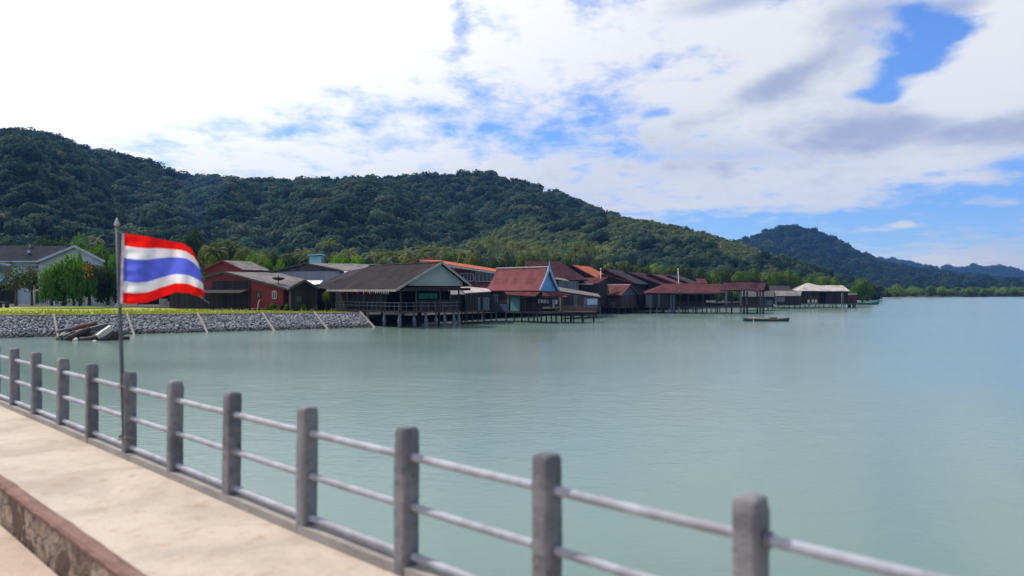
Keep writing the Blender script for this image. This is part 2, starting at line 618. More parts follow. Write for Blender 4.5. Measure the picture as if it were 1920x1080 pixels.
M['r_dark'] = mat_roof('brown_black_tiles', (0.042, 0.034, 0.036), (0.029, 0.024, 0.026), (0.085, 0.07, 0.066), 0.7, 0.35)
M['r_slate'] = mat_roof('slate_tiles', (0.034, 0.035, 0.046), (0.024, 0.026, 0.034), (0.052, 0.053, 0.064), 0.65, 0.45)
M['r_thai'] = mat_roof('maroon_tiles', (0.25, 0.088, 0.092), (0.205, 0.072, 0.077), (0.29, 0.125, 0.125), 0.6, 0.3)
M['r_red'] = mat_roof('red_tiles', (0.115, 0.040, 0.042), (0.09, 0.034, 0.036), (0.16, 0.075, 0.072), 0.6, 0.3)
M['r_maroon'] = mat_roof('dark_maroon_tiles', (0.062, 0.026, 0.030), (0.048, 0.022, 0.027), (0.085, 0.04, 0.042), 0.6, 0.3)
M['r_purple'] = mat_roof('purple_brown_tiles', (0.085, 0.040, 0.048), (0.068, 0.034, 0.042), (0.11, 0.06, 0.066), 0.55, 0.3)
M['r_orange'] = mat_roof('orange_tiles', (0.56, 0.155, 0.075), (0.46, 0.115, 0.055), (0.60, 0.26, 0.16), 0.6, 0.3)
M['r_grey'] = mat_roof('grey_asbestos', (0.235, 0.215, 0.20), (0.15, 0.14, 0.135), (0.33, 0.30, 0.28), 0.85, 0, 0.35)
M['r_greydark'] = mat_roof('old_grey_sheet', (0.115, 0.105, 0.10), (0.08, 0.075, 0.073), (0.20, 0.18, 0.165), 0.85, 0, 0.35)
M['r_beige'] = mat_roof('beige_sheet', (0.50, 0.44, 0.39), (0.42, 0.37, 0.33), (0.56, 0.50, 0.45), 0.75, 0, 0.4)
M['r_rust'] = mat_roof('rusty_sheet', (0.13, 0.046, 0.044), (0.085, 0.038, 0.038), (0.42, 0.30, 0.28), 0.8, 0, 0.5)
M['r_black'] = mat_roof('blackened_sheet', (0.050, 0.046, 0.050), (0.034, 0.031, 0.034), (0.16, 0.12, 0.115), 0.8, 0, 0.6)
M['r_white'] = mat_roof('white_sheet', (0.75, 0.73, 0.70), (0.68, 0.66, 0.64), (0.6, 0.56, 0.52), 0.6, 0, 0.4)
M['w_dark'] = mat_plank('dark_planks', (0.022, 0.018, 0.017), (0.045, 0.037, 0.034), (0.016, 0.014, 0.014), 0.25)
M['w_brown'] = mat_plank('brown_planks', (0.055, 0.034, 0.030), (0.10, 0.066, 0.057), (0.035, 0.025, 0.024), 0.25)
M['w_grey'] = mat_plank('grey_planks', (0.10, 0.11, 0.135), (0.175, 0.19, 0.225), (0.07, 0.075, 0.09), 0.3)
M['w_blue'] = mat_plank('faded_blue_planks', (0.06, 0.085, 0.14), (0.10, 0.135, 0.21), (0.045, 0.06, 0.09), 0.35)
M['w_corr'] = mat_plank('pale_corrugated', (0.27, 0.29, 0.34), (0.34, 0.36, 0.41), (0.20, 0.21, 0.25), 0.35)
M['p_red'] = mat_plain('maroon_paint', (0.20, 0.026, 0.030), (0.155, 0.022, 0.027), 0.8, 0.8)
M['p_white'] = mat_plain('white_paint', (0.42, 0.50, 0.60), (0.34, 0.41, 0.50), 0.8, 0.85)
M['p_cream'] = mat_plain('cream_board', (0.66, 0.62, 0.56), (0.52, 0.49, 0.45), 1.5, 0.75)
M['p_green'] = mat_plain('pale_green_board', (0.34, 0.39, 0.36), (0.28, 0.33, 0.31), 0.5, 0.8)
M['p_fascia'] = mat_plain('fascia_board', (0.35, 0.33, 0.30), (0.26, 0.25, 0.235), 1.0, 0.8)
M['p_blue'] = mat_plain('blue_gable_paint', (0.15, 0.40, 0.80), (0.13, 0.35, 0.72), 0.9, 0.7)
M['p_blueedge'] = mat_plain('pale_blue_edge', (0.28, 0.42, 0.62), (0.22, 0.34, 0.52), 1.2, 0.7)
M['p_teal'] = mat_plain('teal_sheet', (0.13, 0.33, 0.33), (0.10, 0.27, 0.27), 0.8, 0.7)
M['p_cyan'] = mat_plain('turquoise_paint', (0.36, 0.70, 0.78), (0.30, 0.62, 0.70), 1.0, 0.7)
M['p_greenmesh'] = mat_plain('green_net', (0.03, 0.34, 0.20), (0.02, 0.20, 0.13), 3.0, 0.7, transl=0.3)
M['p_orange'] = mat_plain('orange_tarpaulin', (0.75, 0.16, 0.04), (0.6, 0.11, 0.03), 2.0, 0.6, transl=0.35)
M['p_iron'] = mat_plain('dark_iron', (0.035, 0.032, 0.034), (0.06, 0.05, 0.05), 6.0, 0.6, 0, 0.4)
M['glass'] = mat_plain('window_glass', (0.03, 0.036, 0.045), (0.05, 0.06, 0.075), 0.6, 0.12, 0, 0.5)
M['pile'] = make_concrete('concrete_pile', (0.16, 0.18, 0.215), (0.115, 0.125, 0.15), (0.06, 0.06, 0.065), 1.5)
M['pile_dark'] = mat_plain('dark_timber_pile', (0.05, 0.045, 0.042), (0.03, 0.027, 0.026), 2.0, 0.9)
M['deckwood'] = mat_plank('weathered_deck', (0.06, 0.052, 0.047), (0.10, 0.088, 0.08), (0.04, 0.034, 0.032), 0.2)
M['timber_grey'] = mat_plain('wet_grey_timber', (0.13, 0.135, 0.145), (0.07, 0.07, 0.075), 4.0, 0.7, 0.02)
M['timber_dark'] = mat_plain('dark_rotten_timber', (0.035, 0.026, 0.022), (0.06, 0.042, 0.034), 4.0, 0.8, 0.02)
M['timber_red'] = mat_plain('reddish_timber', (0.15, 0.055, 0.042), (0.09, 0.04, 0.034), 4.0, 0.8, 0.02)
M['timber_brown'] = mat_plain('yellow_brown_timber', (0.30, 0.25, 0.15), (0.2, 0.16, 0.1), 5.0, 0.8, 0.02)
M['timber_pale'] = mat_plain('pale_cut_timber', (0.66, 0.62, 0.54), (0.5, 0.46, 0.38), 5.0, 0.75, 0.02)
M['hull_teal'] = mat_plain('teal_hull_paint', (0.03, 0.085, 0.085), (0.05, 0.11, 0.11), 2.0, 0.55)
M['hull_green'] = mat_plain('green_hull_paint', (0.012, 0.20, 0.14), (0.01, 0.15, 0.11), 2.0, 0.5)
M['boat_cover'] = mat_plain('brown_pink_boards', (0.26, 0.17, 0.16), (0.20, 0.12, 0.115), 3.0, 0.8)
M['skin'] = mat_plain('skin', (0.30, 0.17, 0.11), (0.27, 0.15, 0.10), 20.0, 0.6)
M['hair'] = mat_plain('black_hair', (0.015, 0.013, 0.012), (0.02, 0.018, 0.016), 20.0, 0.6)
M['cloth_pink'] = mat_plain('pink_cloth', (0.56, 0.30, 0.36), (0.46, 0.24, 0.30), 8.0, 0.85)
M['cloth_lilac'] = mat_plain('lilac_cloth', (0.48, 0.46, 0.62), (0.4, 0.38, 0.54), 8.0, 0.85)
M['cloth_dark'] = mat_plain('dark_cloth', (0.05, 0.05, 0.07), (0.035, 0.035, 0.05), 8.0, 0.9)
M['p_blackmesh'] = mat_plain('dish_mesh', (0.05, 0.05, 0.052), (0.035, 0.035, 0.037), 8.0, 0.6)
M['clay'] = mat_plain('clay_pot', (0.30, 0.13, 0.08), (0.22, 0.1, 0.06), 6.0, 0.85)

# ------------------------------------------------------------------ water and land
o = MB()
o.poly([(-6000, -300, 0), (9000, -300, 0), (9000, 14000, 0), (-6000, 14000, 0)])
structure(o.build('water', M['water']))

U = Vector((math.cos(R(34.7)), math.sin(R(34.7)), 0))    # along the embankment
V = Vector((-U.y, U.x, 0))                                # inland
TOE_A = Vector((-45.3, 70.5, 0))
TOE_B = Vector((-15.8, 90.9, 0))
TOE_C = TOE_A - U * 60
EMB_L = (TOE_B - TOE_C).length


def emb_top(p, s):
    """top edge above toe point p (s = 0 at the right end)"""
    q = p + V * 3.7
    return Vector((q.x, q.y, 1.57 + min(1.0, s / 36.0) * 0.31))


land = MB()
land.poly([(-17.0, 96, 1.0), (4, 130, 0.9), (14, 158, 0.8), (30, 185, 0.8), (62, 226, 0.7), (110, 300, 0.7), (190, 440, 0.7), (260, 520, 0.6), (470, 620, 0.6),
           (2500, 2400, 0.6), (9000, 9000, 0.6), (-6000, 9000, 0.6), (-6000, 400, 1.0), (-160, 40, 1.0)])
structure(land.build('ground', M['land'], fix=False))
# lawn: one sheet behind the embankment
tl = emb_top(TOE_C, 96); tr = emb_top(TOE_B, 0)
lawn = MB()
lawn.poly([tl + V * 0.3, tr + V * 0.3, tr + V * 3 - U * 0.4, tr + V * 14 - U * 7 + Vector((0, 0, 0.1)), tr + V * 45 - U * 22 + Vector((0, 0, 0.25)), tl + V * 70 + Vector((0, 0, 0.05))])
structure(lawn.build('lawn', M['lawn'], fix=False))


def lawn_z(x, y):
    s = (Vector((x, y, 0)) - TOE_B).dot(-U)
    return 1.57 + min(1.0, max(0, s) / 36.0) * 0.31 + 0.02


# embankment
emb = empty('stone_embankment', TOE_B)
tag(emb, 'sloping grey stone embankment with pale concrete ribs below the lawn', 'embankment')


def build_embankment():
    mb = MB()
    n = 24
    for k in range(n):
        a = TOE_C.lerp(TOE_B, k / n); b = TOE_C.lerp(TOE_B, (k + 1) / n)
        sa = EMB_L * (1 - k / n); sb = EMB_L * (1 - (k + 1) / n)
        a0 = a - Vector((0, 0, 0.8)); b0 = b - Vector((0, 0, 0.8))
        mb.poly([a0 - V * 0.9, b0 - V * 0.9, emb_top(b, sb), emb_top(a, sa)])
    e = emb_top(TOE_B, 0)
    mb.poly([TOE_B - V * 0.9 - Vector((0, 0, 0.8)), e + U * 3 + V * 6 - Vector((0, 0, 2.4)), e + V * 14, e])
    mb.build('slope', M['rockbed'], emb, shift=TOE_B, fix=False)
    # coping along the top
    cp = MB()
    cp.bar(tl + V * 0.12 + Vector((0, 0, 0.0)), emb_top(TOE_A, 36) + V * 0.12, 0.34, 0.16)
    cp.bar(emb_top(TOE_A, 36) + V * 0.12, tr + V * 0.12, 0.34, 0.16)
    cp.build('coping', M['rib'], emb, shift=TOE_B)
    # ribs running down the slope
    for px in (-160, -60, 108, 250, 387, 512, 612, 702):
        k = (px - 960) / F
        t = (k * TOE_B.y - TOE_B.x) / (U.x - k * U.y)
        p = TOE_B + U * min(t, -0.02)
        s = -min(t, -0.02)
        top = emb_top(p, s)
        rb = MB()
        d = (top - p)
        rb.bar(p - d * 0.12 + Vector((0, 0, 0.12)), top + Vector((0, 0, 0.10)), 0.17, 0.2)
        rb.build('rib', M['rib'], emb, shift=TOE_B)
    # loose stones
    bm = bmesh.new(); bmesh.ops.create_icosphere(bm, subdivisions=1, radius=1.0)
    bv = np.array([v.co[:] for v in bm.verts]); bf = np.array([[v.index for v in f.verts] for f in bm.faces]); bm.free()
    vs, fs, off = [], [], 0
    cnt = 12500
    for i in range(cnt):
        L = 44 if i < 11500 else 70
        s = rng.random() * L + 0.1
        h = rng.random() ** 0.9
        p = TOE_B - U * s
        q = np.array((p - V * 0.4 - Vector((0, 0, 0.25))).lerp(emb_top(p, s) - Vector((0, 0, 0.06)), h)[:])
        r = rng.uniform(0.06, 0.145) * (1.25 if rng.random() < 0.15 else 1)
        v = bv * (1 + rng.uniform(-0.28, 0.28, (len(bv), 1)))
        v = v * np.array([rng.uniform(0.8, 1.5), rng.uniform(0.7, 1.1), rng.uniform(0.55, 0.9)]) * r
        a = rng.random() * 6.28
        tl_ = rng.uniform(-0.6, 0.6)
        Rz = np.array([[math.cos(a), -math.sin(a), 0], [math.sin(a), math.cos(a), 0], [0, 0, 1]])
        Rx = np.array([[1, 0, 0], [0, math.cos(tl_), -math.sin(tl_)], [0, math.sin(tl_), math.cos(tl_)]])
        vs.append(v @ Rx.T @ Rz.T + q - np.array(TOE_B[:])); fs.append(bf + off); off += len(bv)
    me = np_mesh('stones', np.concatenate(vs), np.concatenate(fs), M['rock'])
    ob = bpy.data.objects.new('stones', me); COL.objects.link(ob); ob.parent = emb
    ob['kind'] = 'stuff'


build_embankment()


def build_grass():
    """tufts along the front of the lawn"""
    n = 6000
    s = rng.random(n) * 62
    d = 0.35 + rng.random(n) ** 1.6 * 20
    px = TOE_B.x - U.x * s + V.x * (3.7 + d)
    py = TOE_B.y - U.y * s + V.y * (3.7 + d)
    z = np.array([lawn_z(a, b) for a, b in zip(px, py)]) - 0.02
    h = rng.uniform(0.06, 0.2, n) * np.where(rng.random(n) < 0.06, 2.2, 1)
    a = rng.random(n) * 6.28
    w = rng.uniform(0.05, 0.14, n)
    base = np.stack([px, py, z], 1)
    side = np.stack([np.cos(a) * w, np.sin(a) * w, np.zeros(n)], 1)
    lean = np.stack([rng.normal(0, 0.05, n), rng.normal(0, 0.05, n), h], 1)
    Vv = np.stack([base - side, base + side, base + lean + side * 0.3, base + lean - side * 0.3], 1).reshape(-1, 3)
    me = np_mesh('grass', Vv, np.arange(n * 4).reshape(n, 4), M['leaf_grass'])
    ob = bpy.data.objects.new('grass', me); COL.objects.link(ob)
    tag(ob, 'short yellow green grass tufts on the lawn above the stones', 'grass', kind='stuff')


M['leaf_grass'] = mat_leaf('grass_blade', [(0.15, 0.19, 0.016), (0.28, 0.30, 0.024), (0.42, 0.39, 0.035)], 0.45, 1.0, 0.25)
build_grass()

# ------------------------------------------------------------------ pier with railing
LD = Vector((0.6987, -0.7154, 0))        # along the railing towards the right
LN = Vector((0.7154, 0.6987, 0))         # towards the water
POST0 = Vector((-1.43, 5.53, 0))         # post at pixel 573
SP = 1.150
WZ = CZ - 1.68                           # walkway level
RZ = WZ - 0.34                           # road level


def strip(mb, o0, o1, z0, z1, k0=-30, k1=7):
    a = POST0 + LD * SP * k0; b = POST0 + LD * SP * k1
    p = [a + LN * o0, b + LN * o0, b + LN * o1, a + LN * o1]
    mb.solid([(q.x, q.y, z0) for q in p], [(q.x, q.y, z1) for q in p])


mb = MB(); strip(mb, -1.10, 0.16, WZ - 0.5, WZ)
structure(mb.build('walkway', M['walk']))
mb = MB(); strip(mb, -9.0, -1.20, RZ - 0.4, RZ)
structure(mb.build('road', M['road']))
kerb = empty('kerb', POST0 + LN * -1.1 + Vector((0, 0, RZ)))
tag(kerb, 'low reddish stone faced kerb between the road and the raised walkway', 'kerb')
mb = MB(); strip(mb, -1.185, -1.1, RZ - 0.4, WZ - 0.055)
mb.build('stone_face', M['stoneface'], kerb, shift=kerb.location)
mb = MB()
rings = []
nk = 420
for i in range(nk + 1):
    c = POST0 + LD * SP * (-30 + 37 * i / nk)
    j = rng.normal(0, 0.003, 6); j[5] = 0.006 * math.sin(i * 0.31) + 0.004 * math.sin(i * 0.83 + 1)
    prof = [(-1.188, WZ - 0.055), (-1.197 + j[0], WZ - 0.02 + j[1]), (-1.182 + j[2], WZ + 0.002 + j[3] * 0.5), (-1.135, WZ + 0.006 + j[4] * 0.4), (-1.105 + j[5] * 1.6, WZ + 0.003), (-1.095, WZ - 0.055)]
    rings.append([(c.x + LN.x * q, c.y + LN.y * q, z) for q, z in prof])
for r0, r1 in zip(rings, rings[1:]):
    for k in range(5):
        mb.poly([r0[k], r1[k], r1[k + 1], r0[k + 1]])
mb.build('coping', M['coping'], kerb, shift=kerb.location, fix=False)

UPV = Vector((0, 0, 1))
M['beam'] = make_concrete('edge_concrete', (0.36, 0.33, 0.30), (0.28, 0.26, 0.24), (0.20, 0.185, 0.17), 2.0, 0.006)


def rail_at(k):
    """the line of the posts, which bends very slightly at post 0"""
    q = LD * SP * k
    if k > 0:
        q = q + LN * (0.022 * k) + LD * (-0.030 * k)
    return q


railing = empty('railing', POST0 + Vector((0, 0, WZ)))
tag(railing, 'concrete post and pipe railing along the seaward edge of the walkway', 'railing')


def post_mesh():
    bm = bmesh.new()
    a, r = 0.058, 0.02
    ring = []
    for cx, cy, t0 in ((1, 1, 0), (-1, 1, 90), (-1, -1, 180), (1, -1, 270)):
        for t in (0, 30, 60, 90):
            t = R(t0 + t)
            ring.append((cx * (a - r) + r * math.cos(t), cy * (a - r) + r * math.sin(t)))
    lv = [(-0.02, 1.0), (0.2, 1.0), (0.45, 1.0), (0.70, 0.995), (0.80, 0.99), (0.835, 0.975), (0.855, 0.92), (0.866, 0.80), (0.872, 0.5)]
    rows = []
    for z, s in lv:
        rows.append([bm.verts.new((x * s, y * s, z)) for x, y in ring])
    n = len(ring)
    for i in range(len(rows) - 1):
        for j in range(n):
            bm.faces.new((rows[i][j], rows[i][(j + 1) % n], rows[i + 1][(j + 1) % n], rows[i + 1][j]))
    bm.faces.new(rows[-1])
    me = bpy.data.meshes.new('post'); bm.to_mesh(me); bm.free()
    me.materials.append(M['post'])
    me.polygons.foreach_set('use_smooth', [True] * len(me.polygons))
    return me


mb = MB()
p0 = rail_at(-30); p1 = rail_at(0); p2 = rail_at(7)
for q0, q1 in ((p0, p1), (p1, p2)):
    o0, o1 = -0.062, 0.15
    pp = [q0 + LN * o0, q1 + LN * o0, q1 + LN * o1, q0 + LN * o1]
    mb.solid([v - UPV * 0.05 for v in pp], [v + UPV * 0.062 for v in pp])
mb.build('edge_beam', M['beam'], railing)
PM = post_mesh()
ang_l = math.atan2(LD.y, LD.x)
for k in range(-14, 6):
    me_ = PM.copy()
    for v_ in me_.vertices:
        v_.co.x += rng.normal(0, 0.0022); v_.co.y += rng.normal(0, 0.0022)
    p = bpy.data.objects.new('post', me_); COL.objects.link(p); p.parent = railing
    q = rail_at(k)
    p.location = (q.x + rng.normal(0, 0.006), q.y + rng.normal(0, 0.006), rng.normal(0, 0.004))
    p.rotation_euler = (rng.normal(0, 0.008), rng.normal(0, 0.008), ang_l + rng.normal(0, 0.03))
for h, r in ((0.70, 0.0245), (0.405, 0.0235), (0.115, 0.025)):
    mb = MB()
    pts, rad = [], []
    for i in range(-14 * 4, 5 * 4 + 1):
        q = rail_at(i / 4)
        pts.append((q.x, q.y, h - (0.004 if i % 4 == 2 else 0.003 if i % 4 else 0))); rad.append(r)
    mb.tube(pts, rad, 12)
    ob = mb.build('rail', M['rail'], railing, smooth=True)
# mortar collars where the pipes enter the posts
for k in range(-8, 5):
    for h, r in ((0.70, 0.036), (0.405, 0.034), (0.115, 0.036)):
        mb = MB()
        c = rail_at(k)
        for sgn in (-1, 1):
            p = c + LD * 0.055 * sgn; q = c + LD * 0.075 * sgn
            mb.tube([(p.x, p.y, h), (q.x, q.y, h)], [r * 1.1, r * 0.9], 10)
        mb.build('mortar_collar', M['post'], railing, smooth=False)

# flag pole and flag
PB = P3(233, 822, 7.98); PT = P3(219.5, 424, 8.02)
pole = empty('flag_pole', PB)
tag(pole, 'thin dark grey flag pole with pointed tip lashed to a railing post', 'flag pole')
mb = MB(); mb.tube([PB - Vector((0, 0, 0.02)), PB.lerp(PT, 0.5), PT], [0.020, 0.019, 0.017], 12)
mb.build('shaft', M['pole'], pole, smooth=True, shift=PB)
mb = MB()
d = (PT - PB).normalized()
mb.tube([PT, PT + d * 0.012, PT + d * 0.03, PT + d * 0.05, PT + d * 0.085], [0.02, 0.028, 0.024, 0.012, 0.002], 10)
mb.build('finial', M['finial'], pole, smooth=True, shift=PB)


def lashing(z):
    t = (z - PB.z) / (PT.z - PB.z)
    c1 = PB.lerp(PT, t)
    c2 = POST0 + LD * SP * -3
    pts = []
    n = 28
    for i in range(n + 1):
        t = 2 * math.pi * i / n
        mid = Vector(((c1.x + c2.x) / 2, (c1.y + c2.y) / 2, z))
        ax = Vector((c2.x - c1.x, c2.y - c1.y, 0)); L = ax.length / 2 + 0.055; ax.normalize()
        bx = Vector((-ax.y, ax.x, 0))
        pts.append(mid + ax * L * math.cos(t) + bx * 0.075 * math.sin(t) + Vector((0, 0, 0.01 * math.sin(3 * t))))
    mb = MB(); mb.tube(pts, 0.007, 6, cap=False)
    mb.build('lashing', M['rope'], pole, smooth=True, shift=PB)


lashing(WZ + 0.2); lashing(WZ + 0.215); lashing(WZ + 0.72)


def build_flag():
    Y0 = 7.95
    top = [(0, 233, 438), (0.2, 258, 441), (0.4, 288, 445.5), (0.6, 318, 452), (0.8, 345, 457), (0.92, 359, 467), (1.0, 367, 481)]
    bot = [(0, 230, 569), (0.15, 250, 570), (0.3, 278, 567), (0.45, 306, 556), (0.6, 330, 548), (0.75, 352, 549), (0.88, 370, 555), (1.0, 383, 557)]

    def ev(tab, s):
        for a, b in zip(tab, tab[1:]):
            if s <= b[0] + 1e-9:
                t = (s - a[0]) / (b[0] - a[0]); t = t * t * (3 - 2 * t) * 0.35 + t * 0.65
                return a[1] + (b[1] - a[1]) * t, a[2] + (b[2] - a[2]) * t
        return tab[-1][1:]
    ns, nt = 72, 48
    f = empty('flag', P3(232, 500, Y0))
    tag(f, 'waving flag in red, white and blue horizontal stripes', 'flag')

    def pt(s, t):
        x0, y0 = ev(top, s); x1, y1 = ev(bot, s)
        bow = 3 * math.sin(math.pi * t) * s ** 3      # the fly edge bulges
        dip = 7 * math.sin(math.pi * t) * math.sin(2 * math.pi * s * 0.9 + 0.4)
        px = x0 + (x1 - x0) * t + bow
        py = y0 + (y1 - y0) * t + dip * 0.5
        amp = s ** 0.7
        Yd = Y0 + 0.11 * amp * math.sin(8.6 * s + 1.9 * t - 0.6) + 0.055 * amp * math.sin(15 * s - 3.2 * t + 1.0) + 0.020 * amp * math.sin(23 * s + 7 * t) + 0.10 * s
        Yd += 0.03 * math.exp(-((s - 0.28 - 0.35 * t) / 0.07) ** 2) * math.sin(math.pi * t)
        Yd += 0.012 * math.sin(40 * t + 6 * s) * max(0, 1 - s * 3)
        return P3(px, py, Yd)
    fl = f.location
    bands = [('flag_red', 0, 1 / 6), ('flag_white', 1 / 6, 2 / 6), ('flag_blue', 2 / 6, 4 / 6), ('flag_white', 4 / 6, 5 / 6), ('flag_red', 5 / 6, 1)]
    for m, t0, t1 in bands:
        mb = MB()
        n = int(round((t1 - t0) * nt))
        idx = {}
        for i in range(ns + 1):
            for j in range(n + 1):
                p = pt(i / ns, t0 + (t1 - t0) * j / n)
                idx[i, j] = len(mb.v); mb.v.append(tuple(p))
        for i in range(ns):
            for j in range(n):
                mb.f.append((idx[i, j], idx[i + 1, j], idx[i + 1, j + 1], idx[i, j + 1])); mb.mi.append(0)
        mb.build('stripe', M[m], f, smooth=True, shift=fl)
    # hoist tape
    mb = MB()
    for j in range(24):
        a = pt(0, j / 24); b = pt(0, (j + 1) / 24)
        w = Vector((0.026, 0.0, 0))
        mb.poly([a - w, a + Vector((0.002, -0.002, 0)), b + Vector((0.002, -0.002, 0)), b - w])
    mb.build('hoist', M['hoist'], f, smooth=True, shift=fl)
    for (p, zt) in ((pt(0, 0), 0.05), (pt(0, 1), -0.03)):
        t = (p.z + zt - PB.z) / (PT.z - PB.z)
        q = PB.lerp(PT, t)
        mb = MB(); mb.tube([p - Vector((0.02, 0, 0)), p.lerp(q, 0.5) + Vector((0, 0, -0.01)), q + Vector((0, -0.02, 0)), q + Vector((0, 0.02, 0.03))], 0.004, 6)
        mb.build('tie', M['rope'], f, smooth=True, shift=fl)
    e = pt(1, 0.42)
    for dd in ([(0, 0), (4, 8), (9, 12), (3, 16)], [(-2, 44), (6, 50), (18, 58)]):
        mb = MB(); mb.tube([e + Vector((a * 8 / F, -0.01, -b * 8 / F)) for a, b in dd], 0.0025, 5)
        mb.build('frayed_thread', M['hoist'], f, smooth=True, shift=fl)


build_flag()

# ------------------------------------------------------------------ hills and forest
def lerp_tab(tab, x):
    for a, b in zip(tab, tab[1:]):
        if x <= b[0]:
            t = (x - a[0]) / (b[0] - a[0])
            return [a[k] + (b[k] - a[k]) * t for k in range(1, len(a))]
    return list(tab[-1][1:])


def crown_proto(name, lobes, leaves, size, mat, seed, flat=0.8, core=True, thin=0.0):
    """crown of many leaf clumps spread over several lobes; unit radius, base at z = 0"""
    r = np.random.default_rng(seed)
    cen, rad = [], []
    for k in range(lobes):
        a = r.random() * 6.28
        d = 0.62 * math.sqrt(r.random()) if k else 0
        rr = r.uniform(0.30, 0.48) if k else 0.58
        cen.append((d * math.cos(a), d * math.sin(a), flat * (0.45 + r.uniform(-0.25, 0.5) * (1 - d)))); rad.append(rr)
    cen = np.array(cen); rad = np.array(rad)
    w = rad ** 2 / np.sum(rad ** 2)
    k = r.choice(lobes, leaves, p=w)
    d = r.normal(size=(leaves, 3)); d[:, 2] += 0.15
    d /= np.linalg.norm(d, axis=1, keepdims=True)
    rr = rad[k] * (r.uniform(0.55, 1.12, leaves) ** (1 if thin else 0.5))
    pos = cen[k] + d * rr[:, None] * np.array([1, 1, 0.85])
    nrm = d + r.normal(0, 0.45, (leaves, 3)); nrm[:, 2] += 0.3
    nrm /= np.linalg.norm(nrm, axis=1, keepdims=True)
    t = np.cross(nrm, r.normal(size=(leaves, 3))); t /= np.linalg.norm(t, axis=1, keepdims=True)
    b = np.cross(nrm, t)
    s = size * r.uniform(0.6, 1.4, leaves)[:, None]
    bend = nrm * s * 0.35
    q = np.stack([pos - t * s, pos - b * s * 0.62 + bend, pos + t * s, pos + b * s * 0.62 + bend], 1)
    Vv = q.reshape(-1, 3)
    Nn = np.repeat(d * 0.85 + nrm * 0.30 + np.array([0, 0, 0.12]), 4, axis=0)
    Fq = np.arange(leaves * 4).reshape(leaves, 4)
    Ft = np.concatenate([Fq[:, [0, 1, 2]], Fq[:, [0, 2, 3]]])
    if core:
        bm = bmesh.new(); bmesh.ops.create_icosphere(bm, subdivisions=1, radius=1.0)
        bv = np.array([v.co[:] for v in bm.verts]); bf = np.array([[v.index for v in f.verts] for f in bm.faces]); bm.free()
        for c, q in zip(cen, rad):
            vv = bv * q * 0.66 * (1 + r.uniform(-0.15, 0.15, (len(bv), 1))) * np.array([1, 1, 0.85]) + c
            Ft = np.concatenate([Ft, bf + len(Vv)])
            Vv = np.concatenate([Vv, vv]); Nn = np.concatenate([Nn, bv])
    zlo, zhi = np.percentile(Vv[:, 2], 0.5), np.percentile(Vv[:, 2], 99.5)
    rxy = np.percentile(np.hypot(Vv[:, 0], Vv[:, 1]), 98)
    Vv = (Vv - np.array([0, 0, zlo])) / np.array([rxy, rxy, zhi - zlo])
    Nn = Nn / np.linalg.norm(Nn, axis=1, keepdims=True)
    return np_mesh(name, Vv, Ft, mat, normals=Nn)


def proto_collection(name, meshes):
    c = bpy.data.collections.new(name)
    for m in meshes:
        c.objects.link(bpy.data.objects.new('tree_crown', m))
    return c


def scatter(name, pts, scl, coll, label, cat='forest'):
    """one object: crowns set on points by geometry nodes"""
    me = bpy.data.meshes.new(name)
    me.vertices.add(len(pts))
    me.vertices.foreach_set('co', np.asarray(pts, dtype=np.float32).ravel())
    a = me.attributes.new('scl', 'FLOAT_VECTOR', 'POINT'); a.data.foreach_set('vector', np.asarray(scl, dtype=np.float32).ravel())
    a = me.attributes.new('rot', 'FLOAT_VECTOR', 'POINT')
    rot = np.stack([rng.normal(0, 0.08, len(pts)), rng.normal(0, 0.08, len(pts)), rng.random(len(pts)) * 6.28], 1)
    a.data.foreach_set('vector', rot.astype(np.float32).ravel())
    ob = bpy.data.objects.new(name, me); COL.objects.link(ob)
    tree = bpy.data.node_groups.new(name + '_scatter', 'GeometryNodeTree')
    tree.interface.new_socket('Geometry', in_out='INPUT', socket_type='NodeSocketGeometry')
    tree.interface.new_socket('Geometry', in_out='OUTPUT', socket_type='NodeSocketGeometry')
    n = tree.nodes; l = tree.links
    gi = n.new('NodeGroupInput'); go = n.new('NodeGroupOutput')
    ip = n.new('GeometryNodeInstanceOnPoints')
    ci = n.new('GeometryNodeCollectionInfo')
    ci.inputs['Collection'].default_value = coll
    ci.inputs['Separate Children'].default_value = True
    ci.inputs['Reset Children'].default_value = True
    ip.inputs['Pick Instance'].default_value = True
    ra = n.new('GeometryNodeInputNamedAttribute'); ra.data_type = 'FLOAT_VECTOR'; ra.inputs['Name'].default_value = 'rot'
    sa = n.new('GeometryNodeInputNamedAttribute'); sa.data_type = 'FLOAT_VECTOR'; sa.inputs['Name'].default_value = 'scl'
    l.new(gi.outputs[0], ip.inputs['Points']); l.new(ci.outputs[0], ip.inputs['Instance'])
    e2r = n.new('FunctionNodeEulerToRotation')
    l.new(ra.outputs['Attribute'], e2r.inputs[0]); l.new(e2r.outputs[0], ip.inputs['Rotation'])
    l.new(sa.outputs['Attribute'], ip.inputs['Scale'])
    l.new(ip.outputs[0], go.inputs[0])
    md = ob.modifiers.new('scatter', 'NODES'); md.node_group = tree
    tag(ob, label, cat, kind='stuff')
    return ob


FOREST = proto_collection('forest_crowns', [crown_proto('tree_crown', 6, 330, 0.115, M['leaf_forest'], 10 + i, 0.85) for i in range(6)])
FAR = proto_collection('far_crowns', [crown_proto('tree_crown', 6, 260, 0.125, M['leaf_far'], 20 + i, 0.85) for i in range(4)])
PLANT = proto_collection('plantation_crowns', [crown_proto('tree_crown', 4, 200, 0.13, M['leaf_plantation'], 30 + i, 1.0) for i in range(4)])
MANG = proto_collection('mangrove_crowns', [crown_proto('tree_crown', 6, 380, 0.10, M['leaf_mangrove'], 50 + i, 1.0) for i in range(5)])


